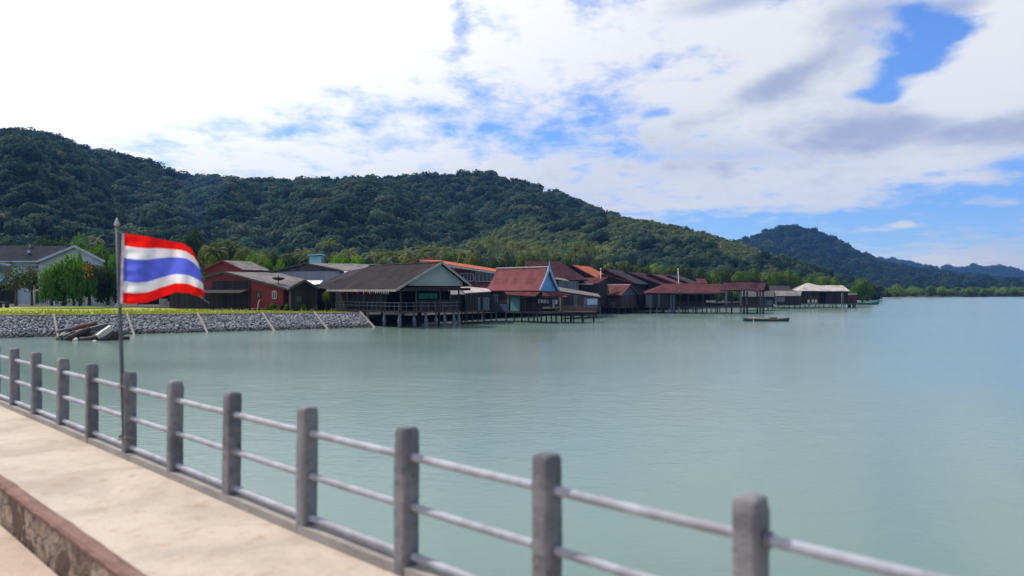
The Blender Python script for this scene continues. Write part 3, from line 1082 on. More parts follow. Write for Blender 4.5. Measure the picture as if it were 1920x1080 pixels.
def hill(name, sil, base, tree_h, mat, ncol=150, nrow=26, spur=0.06, seed=1, back=0.5):
    """terrain from a base line up to a ridge line. sil: px, py of the skyline, ridge distance; base: px -> distance"""
    r = np.random.default_rng(seed)
    ph = r.random(8) * 6.28
    px0, px1 = sil[0][0], sil[-1][0]
    rows = nrow + 8
    G = np.zeros((ncol, rows, 3))
    for i in range(ncol):
        px = px0 + (px1 - px0) * i / (ncol - 1)
        py, Yr = lerp_tab(sil, px)
        Yb, zb = lerp_tab(base, px)
        zr = CZ + (HY - py) / F * Yr - tree_h
        for j in range(rows):
            t = j / (nrow - 1)
            if t <= 1:
                y = Yb + (Yr - Yb) * t
                u = px / 110.0
                wob = math.sin(u * 1.1 + ph[0] + 2 * t) + 0.6 * math.sin(u * 2.3 + ph[1] - 3 * t) + 0.35 * math.sin(u * 4.9 + ph[2] + 5 * t)
                z = zb + (zr - zb) * (t ** 0.95) + spur * (zr - zb) * wob * math.sin(math.pi * t)
            else:
                y = Yr + (Yr - Yb) * (t - 1) * 1.2
                z = zr - (zr - zb) * (t - 1) * back * 3.0
            G[i, j] = (X(px, y), y, max(z, -3))
    idx = np.arange(ncol * rows).reshape(ncol, rows)
    q = np.stack([idx[:-1, :-1], idx[1:, :-1], idx[1:, 1:], idx[:-1, 1:]], -1).reshape(-1, 4)
    me = np_mesh(name, G.reshape(-1, 3), q, mat, smooth=True)
    ob = bpy.data.objects.new(name, me); COL.objects.link(ob)
    structure(ob)
    return G[:, :nrow + 2]


def sample(G, n, jit=0.0):
    """random points on the hill, even over its area"""
    A = G[:-1, :-1]; B = G[1:, :-1]; C = G[1:, 1:]; D = G[:-1, 1:]
    ar = np.linalg.norm(np.cross(B - A, D - A), axis=2) + 1e-9
    fl = (ar / ar.sum()).ravel()
    k = rng.choice(len(fl), n, p=fl)
    i, j = np.unravel_index(k, ar.shape)
    u = rng.random((n, 1)); v = rng.random((n, 1))
    return A[i, j] * (1 - u) * (1 - v) + B[i, j] * u * (1 - v) + C[i, j] * u * v + D[i, j] * (1 - u) * v


def crowns(n, rmin, rmax, hr=(0.85, 1.3)):
    r = rmin + (rmax - rmin) * rng.random(n) ** 1.6
    return np.stack([r, r * rng.uniform(0.85, 1.15, n), r * rng.uniform(*hr, n) * 1.25], 1)


# left and middle hill, about 700 m away
silA = [(-320, 225, 640), (-120, 235, 650), (0, 243, 660), (60, 247, 660), (120, 262, 670), (180, 276, 680), (240, 290, 690), (300, 312, 700), (360, 330, 710), (420, 334, 715), (520, 340, 720),
        (580, 335, 730), (640, 340, 740), (700, 337, 740), (760, 330, 740), (840, 325, 740), (905, 321, 740), (960, 334, 740), (1010, 349, 740), (1060, 369, 740), (1105, 386, 740), (1200, 420, 740), (1380, 490, 740)]
baseA = [(-320, 260, 3), (300, 270, 3), (800, 330, 3), (1380, 420, 3)]
gA = hill('hill', silA, baseA, 6, M['hill'], 170, 30, 0.10, 3)
pA = sample(gA, 8800)
pA[:, 2] -= 1.5
scatter('forest', pA, crowns(len(pA), 3.0, 9.0, (0.75, 1.15)), FOREST, 'dense dark green forest covering the long left hill', 'forest')

# nearer green hill in the middle right
silB = [(820, 470, 420), (880, 445, 430), (950, 415, 440), (1020, 400, 450), (1080, 399, 455), (1112, 400, 457), (1150, 401, 460), (1220, 408, 460), (1300, 426, 460), (1380, 449, 450), (1450, 475, 440), (1520, 501, 420), (1580, 529, 400), (1640, 545, 390)]
baseB = [(820, 300, 2), (1200, 290, 2), (1640, 340, 2)]
gB = hill('hill', silB, baseB, 4, M['hill_green'], 120, 26, 0.07, 5)
pB = sample(gB, 7600)
# dark jungle on the low right flank and in patches, pale plantation above
cx = 960 + F * pB[:, 0] / pB[:, 1]
cy = HY - (pB[:, 2] - CZ) / pB[:, 1] * F
ridge = np.array([lerp_tab(silB, min(max(v, 820), 1640))[0] for v in cx])
rel = (HY - cy) / (HY - ridge + 1e-6)
nz = np.sin(cx / 47.0) * 0.09 + np.sin(cx / 19.0 + 1.3) * 0.06
dark = rel < (0.57 + nz - 0.20 * ((cx < 1180) & (rel < 0.5)) + 0.26 * np.clip((cx - 1400) / 120, 0, 1))
dark |= (np.abs(cx - 1075) < 55) & (rel > 0.55)
dark &= ~((np.abs(cx - 1010) < 95) & (np.abs(rel - 0.55) < 0.17))
pd = pB[dark][::2]; pl = pB[~dark]
scatter('forest', pd - np.array([0, 0, 1.0]), crowns(len(pd), 2.2, 5.4), FOREST, 'dark jungle on the flank of the nearer rounded green hill', 'forest')
scatter('plantation', pl - np.array([0, 0, 0.4]), crowns(len(pl), 1.3, 2.6, (1.0, 1.5)), PLANT, 'pale olive plantation trees on the top of the nearer green hill', 'plantation')

# hill behind on the right, and the far range
silC = [(1330, 480, 1500), (1400, 447, 1500), (1430, 437, 1500), (1480, 423, 1500), (1520, 428, 1500), (1545, 440, 1500), (1580, 458, 1500), (1620, 478, 1480), (1650, 493, 1460), (1700, 502, 1400), (1760, 510, 1350), (1830, 520, 1300), (1960, 532, 1250), (2100, 540, 1250)]
baseC = [(1330, 900, 2), (1650, 900, 2), (2100, 900, 2)]
gC = hill('hill', silC, baseC, 8, M['hill'], 90, 20, 0.08, 8)
pC = sample(gC, 3600); pC[:, 2] -= 2
scatter('forest', pC, crowns(len(pC), 6.0, 12.0), FAR, 'dark blue green forest on the steep hill behind the right shore', 'forest')
silD = [(1560, 520, 2800), (1644, 487, 2800), (1700, 492, 2800), (1730, 502, 2800), (1770, 502, 2800), (1800, 505, 2800), (1826, 499, 2800), (1850, 506, 2800), (1872, 501, 2800), (1890, 505, 2800), (1920, 513, 2800), (1990, 530, 2800), (2150, 538, 2800)]
baseD = [(1560, 2000, 2), (2150, 2000, 2)]
gD = hill('hill', silD, baseD, 8, M['hill'], 80, 14, 0.06, 9)
pD = sample(gD, 2600); pD[:, 2] -= 2
scatter('forest', pD, crowns(len(pD), 10.0, 18.0), FAR, 'hazy blue forest on the farthest low hills at the right', 'forest')

# mangrove belt along the far shore
def belt(n, pts, depth, rmin, rmax, label, coll=MANG, z=0.4):
    out = []
    seg = [Vector(p) for p in pts]
    L = [(b - a).length for a, b in zip(seg, seg[1:])]
    for i in range(n):
        t = rng.random() * sum(L); k = 0
        while t > L[k] and k < len(L) - 1:
            t -= L[k]; k += 1
        a, b = seg[k], seg[k + 1]
        p = a.lerp(b, t / L[k])
        d = (b - a).normalized()
        nn = Vector((-d.y, d.x))
        q = p + nn * (rng.random() * depth)
        out.append((q.x, q.y, z))
    return scatter('mangrove', np.array(out), crowns(n, rmin, rmax, (0.9, 1.35)), coll, label, 'mangrove')


belt(520, [(150, 345), (205, 452), (275, 528), (480, 628)], 70, 2.6, 5.0, 'green mangrove belt lining the far shore at the right')
belt(620, [(480, 628), (700, 850), (1200, 1330)], 90, 3.0, 5.5, 'mangrove belt running on along the distant shore')
belt(420, [(38, 232), (64, 250), (96, 285), (120, 320)], 40, 1.5, 3.3, 'bright green mangrove thicket behind the right hand stilt houses')
# muddy beach
mb = MB()
bp = [(120, 300), (150, 340), (200, 446), (262, 521), (300, 542)]
for a, b in zip(bp, bp[1:]):
    mb.poly([(a[0] + 5, a[1] - 4, -0.1), (b[0] + 6, b[1] - 5, -0.1), (b[0] - 6, b[1] + 8, 0.75), (a[0] - 6, a[1] + 8, 0.75)])
structure(mb.build('beach', M['sand'], fix=False))

# ------------------------------------------------------------------ single trees
def trunk_mesh(name, h, r0, limbs=4, seed=0, lean=0.1):
    r = np.random.default_rng(seed)
    mb = MB()
    lx, ly = r.normal(0, lean, 2)
    pts = [Vector((lx * (k / 4) ** 2 * h * 0.3, ly * (k / 4) ** 2 * h * 0.3, h * 0.62 * k / 4)) for k in range(5)]
    mb.tube(pts, [r0 * v for v in (1.25, 0.95, 0.85, 0.75, 0.62)], 7)
    for k in range(limbs):
        a = 6.28 * k / limbs + r.random()
        s = pts[2].lerp(pts[4], r.random())
        e = s + Vector((math.cos(a) * 0.42, math.sin(a) * 0.42, r.uniform(0.2, 0.36) * h))
        mb.tube([s, s.lerp(e, 0.5) + Vector((0, 0, -0.03)), e], [r0 * 0.5, r0 * 0.36, r0 * 0.12], 5)
    o = mb.build(name, M['bark'], None, smooth=True)
    me = o.data
    bpy.data.objects.remove(o)
    return me


def palm_crown(seed, n=17):
    r = np.random.default_rng(seed)
    mb = MB()
    for k in range(n):
        a = 6.283 * k / n + r.normal(0, 0.15)
        el = r.uniform(-0.1, 1.35)
        L = r.uniform(0.85, 1.1)
        d = Vector((math.cos(a), math.sin(a), 0))
        pts = []
        steps = 9
        p = Vector((0, 0, 0)); e = el
        for j in range(steps + 1):
            pts.append(p.copy())
            p = p + (d * math.cos(e) + Vector((0, 0, math.sin(e)))) * (L / steps)
            e -= 0.10 + 0.030 * j
        side = Vector((-d.y, d.x, 0))
        for j in range(1, steps + 1):
            q0, q1 = pts[j - 1], pts[j]
            w = 0.17 * math.sin(math.pi * (0.12 + 0.80 * j / steps)) ** 0.7
            for sg in (-1, 1):
                for f in (0.0, 0.5):
                    s0 = q0.lerp(q1, f); s1 = q0.lerp(q1, f + 0.38)
                    tip = s0.lerp(s1, 0.8) + side * sg * w + Vector((0, 0, -w * r.uniform(0.25, 0.8))) + (q1 - q0) * 0.6
                    mb.poly([s0, s1, tip])
        mb.tube(pts[::3], [0.016, 0.012, 0.008, 0.004], 3)
    o = mb.build('crown', M['leaf_palm'], None, fix=False)
    me = o.data; bpy.data.objects.remove(o)
    return me


def palm_trunk(seed):
    r = np.random.default_rng(seed)
    mb = MB()
    a = r.random() * 6.28; b = r.uniform(0.02, 0.10)
    pts = [Vector((math.cos(a) * b * (1 - (1 - t) ** 2), math.sin(a) * b * (1 - (1 - t) ** 2), t)) for t in [k / 6 for k in range(7)]]
    mb.tube(pts, [0.02, 0.015, 0.013, 0.012, 0.011, 0.010, 0.010], 7)
    o = mb.build('trunk', M['bark'], None, smooth=True)
    me = o.data; bpy.data.objects.remove(o)
    return me, pts[-1]


PALM_C = [palm_crown(70 + i, 15 + i % 4) for i in range(5)]
PALM_T = [palm_trunk(80 + i) for i in range(4)]
M['leaf_olive'] = mat_leaf('olive_leaf', [(0.035, 0.06, 0.02), (0.065, 0.095, 0.028), (0.11, 0.13, 0.045)], 0.35, 0.7, 0.9)
M['leaf_airy'] = mat_leaf('airy_leaf', [(0.05, 0.075, 0.012), (0.085, 0.11, 0.02), (0.13, 0.15, 0.03)], 0.4, 0.7, 0.9)
CROWN = {k: [crown_proto('crown', lob, lv, sz, M['leaf_' + m], sd_ + i, fl, True, th) for i in range(3)]
         for k, (lob, lv, sz, m, sd_, fl, th) in {
             'dark': (9, 2000, 0.055, 'dark', 100, 0.9, 0), 'bright': (9, 2000, 0.055, 'bright', 110, 0.9, 0),
             'yellow': (8, 1700, 0.055, 'yellow', 120, 0.95, 0), 'forest': (8, 1500, 0.06, 'olive', 130, 0.95, 0),
             'mangrove': (9, 2000, 0.052, 'mangrove', 140, 0.9, 0)}.items()}
CROWN['airy'] = [crown_proto('crown', 10, 750, 0.05, M['leaf_airy'], 150 + i, 0.55, False, 1.0) for i in range(2)]
TRUNK = [trunk_mesh('trunk', 1.0, 0.045, 5, 160 + i) for i in range(3)]
N_T = [0]


def tree(px, top, wpx, Y, kind, gz, label, low=0.30, group=None, name='tree'):
    """px: centre column; top: row of the crown top; wpx: crown width in pixels; low: crown base as share of the height"""
    N_T[0] += 1; k = N_T[0]
    x = X(px, Y); h = Z(top, Y) - gz; rad = wpx / F * Y / 2
    root = empty(name, (x, Y, gz))
    tag(root, label, 'tree', group or 'trees around the village', px=px)
    t = bpy.data.objects.new('trunk', TRUNK[k % 3]); COL.objects.link(t); t.parent = root
    t.scale = (h * 0.75, h * 0.75, h)
    c = bpy.data.objects.new('crown', CROWN[kind][k % len(CROWN[kind])]); COL.objects.link(c); c.parent = root
    c.location = (0, 0, h * low)
    c.scale = (rad, rad, h * (1 - low))
    c.rotation_euler = (0, 0, k * 1.7)
    return root


def palm(px, top, Y, gz, label, spread=1.0, group='coconut palms behind the village'):
    N_T[0] += 1; k = N_T[0]
    me, tip = PALM_T[k % 4]
    L = rng.uniform(2.3, 3.0) * spread
    h = Z(top, Y) - gz - L * 0.72
    root = empty('coconut_palm', (X(px, Y), Y, gz))
    tag(root, label, 'palm tree', group, px=px)
    t = bpy.data.objects.new('trunk', me); COL.objects.link(t); t.parent = root
    t.scale = (12, 12, h)
    c = bpy.data.objects.new('crown', PALM_C[k % 5]); COL.objects.link(c); c.parent = root
    c.location = (tip.x * 12, tip.y * 12, h)
    c.scale = (L, L, L)
    c.rotation_euler = (0, 0, k * 2.3)
    return root

# ------------------------------------------------------------------ building helpers
UP = Vector((0, 0, 1))


def flat(v):
    return Vector((v.x, v.y, 0))


class Plane:
    """vertical wall plane through A along direction d; pixel columns are solved onto it"""
    def __init__(s, A, d):
        s.A = flat(A); s.d = flat(d).normalized()
        n = Vector((-s.d.y, s.d.x, 0))
        if n.dot(s.A) > 0:
            n = -n
        s.n = n

    def at(s, px, z=0.0):
        k = (px - 960) / F
        t = (k * s.A.y - s.A.x) / (s.d.x - k * s.d.y)
        p = s.A + s.d * t
        return Vector((p.x, p.y, z))

    def pt(s, px, py):
        p = s.at(px)
        p.z = Z(py, p.y)
        return p


def panel(b, name, mat, pl, px0, px1, py0, py1, out=0.06, inn=0.0, parent=None):
    p = pl.at(px0); q = pl.at(px1)
    ym = (p.y + q.y) / 2
    z1, z0 = Z(py0, ym), Z(py1, ym)
    mb = MB()
    c = [p + pl.n * out, q + pl.n * out, q - pl.n * inn, p - pl.n * inn]
    mb.solid([v + UP * z0 for v in c], [v + UP * z1 for v in c])
    return mb.build(name, mat, parent or b, shift=b.location if parent is None else b.location)


def window(b, pl, px0, px1, py0, py1, frame=M['p_white'], glass=M['glass'], bars=1, name='window', out=0.07):
    w = panel(b, name, glass, pl, px0, px1, py0, py1, out * 0.6)
    p = pl.at(px0); q = pl.at(px1); ym = (p.y + q.y) / 2
    z1, z0 = Z(py0, ym), Z(py1, ym)
    mb = MB(); o_ = pl.n * out
    mb.bar(p + o_ + UP * z0, q + o_ + UP * z0, 0.06, 0.09); mb.bar(p + o_ + UP * z1, q + o_ + UP * z1, 0.06, 0.09)
    for i in range(bars + 2):
        r = p.lerp(q, i / (bars + 1)) + o_
        mb.bar(r + UP * (z0 + 0.05), r + UP * (z1 - 0.05), 0.07, 0.055)
    mb.build('frame', frame, w, shift=b.location)
    return w


def pile(b, x, y, ztop, r=0.13, mat=None, z0=-0.9, foot=0.0, name='pile'):
    mb = MB()
    lx, ly = rng.normal(0, 0.03, 2)
    if foot:
        mb.tube([(x, y, z0), (x, y, foot), (x + lx, y + ly, foot + 0.25), (x + lx, y + ly, ztop)], [r * 1.45, r * 1.4, r, r * 0.95], 8)
    else:
        mb.tube([(x, y, z0), (x + lx, y + ly, ztop)], [r, r * 0.92], 8)
    return mb.build(name, mat or M['pile'], b, smooth=False, shift=b.location)


def gable_house(name, label, R0, R1, E0, zf, roof, wall=None, gable=None, E2=None, th=0.14, inset=0.35, wallin=0.88, cat='house', ridge=None,
                group='houses of the waterfront village', fascia=None, near=True, px=None, verge=None):
    """R0-R1 ridge, E0 the eave end below R0 on the visible side; the other slope mirrors it (or E2)"""
    al = R1 - R0
    e = E0 - R0
    e2 = (E2 - R0) if E2 is not None else Vector((-e.x, -e.y, e.z))
    b = empty(name, Vector(((R0.x + R1.x) / 2, (R0.y + R1.y) / 2, zf)))
    tag(b, label, cat, group, px=px)
    L = b.location
    mb = MB()
    nseg = 6
    sag = [0.0] + list(rng.normal(0, 0.035, nseg - 1)) + [0.0]
    for s in (e, e2):
        for k in range(nseg):
            a0 = R0 + al * (k / nseg) + UP * sag[k]; a1 = R0 + al * ((k + 1) / nseg) + UP * sag[k + 1]
            mb.slab([a0, a1, a1 + s + UP * sag[k + 1], a0 + s + UP * sag[k]], th)
    mb.build('roof', roof, b, shift=L)
    if ridge:
        mb = MB(); mb.bar(R0 + UP * 0.05 - al.normalized() * 0.05, R1 + UP * 0.05 + al.normalized() * 0.05, 0.3, 0.12)
        mb.build('ridge_cap', ridge, b, shift=L)
    if fascia:
        mb = MB()
        a = R0 + e; c = R1 + e
        o_ = flat(e).normalized() * 0.03
        mb.bar(a + o_ + UP * (-th * 0.5 - 0.04), c + o_ + UP * (-th * 0.5 - 0.04), 0.05, 0.24)
        mb.build('eave_board', fascia, b, shift=L)
    if verge:
        mb = MB()
        o_ = -al.normalized() * 0.04
        mb.bar(R0 + o_ + UP * (-0.05), R0 + e + o_ + UP * (-0.05), 0.06, 0.26)
        mb.bar(R0 + o_ + UP * (-0.05), R0 + e2 + o_ + UP * (-0.05), 0.06, 0.26)
        mb.build('verge_board', verge, b, shift=L)
    n = al.normalized()
    P0 = R0 + n * inset; P1 = R1 - n * inset
    if wall:
        def ring(P, f=wallin, drop=th + 0.03):
            a = P + e * f; c = P + e2 * f
            return [Vector((a.x, a.y, zf)), a - UP * drop, P - UP * drop, c - UP * drop, Vector((c.x, c.y, zf))]
        mb = MB()
        mb.solid(ring(P0), ring(P1))
        mb.build('wall', wall, b, shift=L)
    if gable:
        f = wallin
        a = P0 + e * f; c = P0 + e2 * f
        d = UP * (th + 0.05)
        mb = MB()
        tri = [a - d, P0 - d, c - d]
        mb.solid([v - n * 0.05 for v in tri], [v - n * 0.002 for v in tri])
        mb.build('gable_panel', gable, b, shift=L)
    b_info = dict(b=b, side=Plane(P0 + e * wallin, al), front=Plane(P0 + e * wallin, e), P0=P0, P1=P1, e=e, e2=e2)
    return b_info


def hz(v, px, Y):
    """point at column px and distance Y on the level of v"""
    return Vector((X(px, Y), Y, v.z))


# ------------------------------------------------------------------ white house with the blue gable
def build_white_house():
    R0 = P3(-70, 461, 134); R1 = hz(R0, 128, 134); E0 = P3(-70, 489, 128.5)
    E0.x = R0.x
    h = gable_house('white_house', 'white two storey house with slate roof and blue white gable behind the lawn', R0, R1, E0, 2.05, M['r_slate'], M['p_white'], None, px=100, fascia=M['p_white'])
    b = h['b']; L = b.location
    A = P3(139, 461.5, 125.5); B = A + Vector((-4.6, 7.6, 0)); E = P3(197, 490.5, 125.5)
    e = E - A
    mb = MB()
    for s in (e, Vector((-e.x * 1.2, 0, e.z * 1.0))):
        mb.slab([A, B, B + s, A + s], 0.2)
    mb.build('porch_roof', M['r_slate'], b, shift=L)
    pl = Plane(A + Vector((0, 0.5, 0)), Vector((1, 0, 0)))
    x0, x1 = A.x - e.x * 1.12, A.x + e.x * 0.95
    mb = MB()
    prof = [(x0, 2.05), (x0, A.z + e.z * 0.93 - 0.25), (A.x, A.z - 0.22), (x1, A.z + e.z * 0.95 - 0.25), (x1, 2.05)]
    mb.solid([(x - 0.3, 126.0, z) for x, z in prof], [(x - 5.2, 134, z) for x, z in prof])
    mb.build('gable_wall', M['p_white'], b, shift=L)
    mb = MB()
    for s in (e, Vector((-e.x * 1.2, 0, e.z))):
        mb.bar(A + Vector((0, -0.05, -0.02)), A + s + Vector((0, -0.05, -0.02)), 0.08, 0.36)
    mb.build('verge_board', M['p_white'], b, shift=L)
    fr = Plane(Vector((0, 128.9, 0)), Vector((1, 0, 0)))
    # upper balcony arch, blue awning and openings on the left
    panel(b, 'balcony_opening', M['glass'], fr, -30, 18, 499, 512, 0.04)
    mb = MB()
    pts = [fr.pt(-30 + 5.2 * k, 497 - 6 * math.sin(math.pi * min(1, (k + 3) / 12))) + Vector((0, -0.1, 0)) for k in range(11)]
    mb.tube(pts, 0.22, 6)
    mb.build('balcony_arch', M['p_cream'], b, shift=L)
    window(b, fr, 52, 73, 497, 505, M['p_cream'], bars=2)
    aw = MB(); a = fr.pt(-40, 521); c = fr.pt(12, 521)
    aw.slab([a, c, c + Vector((0, -2.4, -0.9)), a + Vector((0, -2.4, -0.9))], 0.1)
    aw.build('awning', M['p_blue'], b, shift=L)
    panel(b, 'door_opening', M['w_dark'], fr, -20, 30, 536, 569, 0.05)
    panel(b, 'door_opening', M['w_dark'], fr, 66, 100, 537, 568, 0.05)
    gp = Plane(Vector((0, 125.95, 0)), Vector((1, 0, 0)))
    window(b, gp, 108, 128, 515, 530, M['p_cream'], bars=1)
    window(b, gp, 150, 172, 515, 530, M['p_cream'], bars=1)
    v = MB(); v.box(X(54, 131) - 0.2, X(54, 131) + 0.2, 130.8, 131.2, Z(474, 131), Z(469, 131))
    v.build('roof_vent', M['p_white'], b, shift=L)
    v = MB(); v.tube([P3(56, 466, 133.4), P3(56, 458, 133.4), P3(56, 457.5, 133.4)], [0.12, 0.12, 0.3], 8)
    v.build('roof_vent', M['p_white'], b, shift=L)


build_white_house()


def build_gate():
    pl = Plane(Vector((0, 119, 0)), Vector((1, 0, 0)))
    b = empty('gate', pl.pt(83, 572))
    tag(b, 'white framed gate with an arched barred top before the white house', 'gate', px=83)
    L = b.location
    for px in (64, 102):
        mb = MB(); p = pl.at(px); mb.box(p.x - 0.14, p.x + 0.14, 118.86, 119.14, 2.0, Z(536, 119))
        mb.build('gate_post', M['p_cream'], b, shift=L)
    mb = MB()
    mb.bar(pl.pt(64, 544), pl.pt(102, 544), 0.1, 0.22)
    arch = [pl.pt(64 + 38 * k / 10, 537 - 6 * math.sin(math.pi * k / 10)) for k in range(11)]
    mb.tube(arch, 0.09, 6)
    mb.build('gate_frame', M['p_cream'], b, shift=L)
    mb = MB()
    for k in range(1, 9):
        px = 64 + 38 * k / 9
        mb.bar(pl.pt(px, 571), pl.pt(px, 538 - 5.5 * math.sin(math.pi * k / 9)), 0.07, 0.07)
    mb.bar(pl.pt(65, 563), pl.pt(101, 563), 0.08, 0.1)
    mb.build('bars', M['p_iron'], b, shift=L)


build_gate()


def boundary_wall():
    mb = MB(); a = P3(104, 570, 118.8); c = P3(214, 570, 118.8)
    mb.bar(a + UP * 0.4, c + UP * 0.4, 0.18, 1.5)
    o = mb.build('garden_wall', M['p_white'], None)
    tag(o, 'low whitewashed garden wall under the bushes right of the white gate', 'wall', px=150)


boundary_wall()


def build_bench():
    Y = 110
    b = empty('picnic_bench', P3(8, 575, Y)); tag(b, 'dark wooden table bench on the lawn at the far left', 'bench', px=8)
    L = b.location
    z = Z(566, Y)
    mb = MB(); mb.box(X(-8, Y), X(16, Y), Y - 0.4, Y + 0.4, z - 0.08, z); mb.build('top', M['timber_grey'], b, shift=L)
    for px in (0, 13):
        mb = MB(); mb.box(X(px, Y) - 0.12, X(px, Y) + 0.12, Y - 0.3, Y + 0.3, L.z - 0.15, z - 0.08); mb.build('leg', M['timber_dark'], b, shift=L)


build_bench()

# ------------------------------------------------------------------ red houses
R0 = P3(416, 488, 118); R1 = hz(R0, 469, 122.5)
h = gable_house('red_house', 'maroon gabled house with moss grey roof behind the flag', R0, R1, P3(454, 505, 116), 2.0, M['r_grey'], M['p_red'], None, px=430, verge=M['p_red'])

R0 = P3(418, 509, 105); R1 = hz(R0, 525, 114.5)
h = gable_house('red_house', 'low red walled house with patched grey sheet roof beside the lawn', R0, R1, P3(536, 540.5, 101.5), 1.95, M['r_grey'], M['p_red'], None, px=480, verge=M['r_greydark'], wallin=0.93)
RED = h
b = h['b']
panel(b, 'porch_shade_panel', M['w_dark'], h['front'], 318, 470, 547, 578, 0.05)  # flat dark panel painting the shade of the porch recess onto the wall
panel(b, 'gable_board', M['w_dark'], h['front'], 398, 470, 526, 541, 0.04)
aw = MB(); a = h['front'].pt(388, 541); c = h['front'].pt(471, 541); n_ = h['front'].n
aw.slab([a, c, c + n_ * 2.2 - UP * 0.55, a + n_ * 2.2 - UP * 0.55], 0.07)
aw.build('awning', M['w_dark'], b, shift=b.location)
window(b, h['front'], 481, 489, 546, 558, M['timber_dark'], bars=0)
window(b, h['front'], 511.5, 519, 546, 560, M['p_cream'], bars=1)
R0 = P3(571, 525, 99.5); R1 = Vector((R0.x - 3.4, R0.y + 9.0, R0.z))
h = gable_house('timber_lean_house', 'dark plank gabled shed joined to the right end of the red house', R0, R1, P3(599, 541, 100.5), 1.9, M['r_greydark'], M['w_dark'], None, px=565, verge=M['r_greydark'], cat='shed')
window(h['b'], h['front'], 556, 565, 556, 566, M['timber_dark'], bars=1)

R0 = P3(572, 493, 126); R1 = hz(R0, 706, 132)
h = gable_house('grey_house', 'grey corrugated gabled building with pale sheet roof behind the red house', R0, R1, P3(641, 507, 122.5), 2.0, M['r_grey'], M['w_corr'], M['r_greydark'], px=600, verge=M['r_greydark'])
mb = MB()
a = P3(645, 508.5, 113); c = P3(672, 507.5, 116)
mb.slab([a, c, c + Vector((0.8, -1.8, -0.55)), a + Vector((0.8, -1.8, -0.55))], 0.06)
mb.build('lean_to_roof', M['r_white'], h['b'], shift=h['b'].location)

mb = MB()
mb.slab([P3(573, 525.5, 111), P3(606, 525.5, 111), P3(600, 532, 106), P3(588, 533.5, 105)], 0.06)
for px in (577, 603):
    p = P3(px, 527, 110.6); mb.tube([(p.x, p.y, 1.9), p - UP * 0.05], 0.05, 6)
tag(mb.build('sheet_canopy', M['r_white'], None), 'bright white sheet canopy wedged between grey building and brown roof', 'canopy', px=590)

# turquoise roof room
b = empty('turquoise_room', P3(594, 520, 146)); tag(b, 'small turquoise rooftop room among the trees behind the grey building', 'room', px=594)
pl = Plane(Vector((0, 146, 0)), Vector((1, 0.1, 0)))
panel(b, 'wall', M['p_cyan'], pl, 580, 602, 480, 560, 0.0, 3.0)
panel(b, 'side_wall', M['p_teal'], Plane(pl.at(602), Vector((0.35, 1, 0))), 602.2, 608, 479, 530, 0.0, 1.4)
mb = MB(); p = pl.at(578, Z(479.5, 146)); q = pl.at(603, Z(477.5, 146))
mb.slab([p + Vector((0, -0.5, 0)), q + Vector((0, -0.5, 0)), q + Vector((0, 3, 0)), p + Vector((0, 3, 0))], 0.2)
mb.build('roof', M['p_cyan'], b, shift=b.location)

# satellite dish on the red house roof
b = empty('satellite_dish', P3(522, 531, 104)); tag(b, 'dark mesh satellite dish on the grey roof of the red house', 'satellite dish', px=522)
mb = MB(); mb.tube([P3(522, 533, 104), P3(522, 525, 104)], 0.05, 6); mb.build('mast', M['p_iron'], b, shift=b.location)
mb = MB(); c = P3(522, 526, 104); rings = []
for j in range(5):
    r = 0.85 * j / 4
    rings.append([c + Vector((r * math.cos(t), r * math.sin(t) * 0.95, 0.30 * (j / 4) ** 2 - 0.12 * math.sin(t) * j / 4)) for t in [6.283 * k / 20 for k in range(20)]])
for j in range(1, 5):
    for k in range(20):
        k2 = (k + 1) % 20
        mb.poly([rings[j - 1][k], rings[j - 1][k2], rings[j][k2], rings[j][k]] if j > 1 else [c, rings[1][k2], rings[1][k]])
mb.build('reflector', M['p_blackmesh'], b, shift=b.location, fix=False)
mb = MB(); mb.tube([c, c + Vector((0, 0, 0.55))], 0.025, 5); mb.box(c.x - 0.07, c.x + 0.07, c.y - 0.07, c.y + 0.07, c.z + 0.5, c.z + 0.66); mb.build('feed', M['p_iron'], b, shift=b.location)

# ------------------------------------------------------------------ main stilt house with the pale green gable
U4 = Vector((math.cos(R(40)), math.sin(R(40)), 0)); V4 = Vector((-U4.y, U4.x, 0))


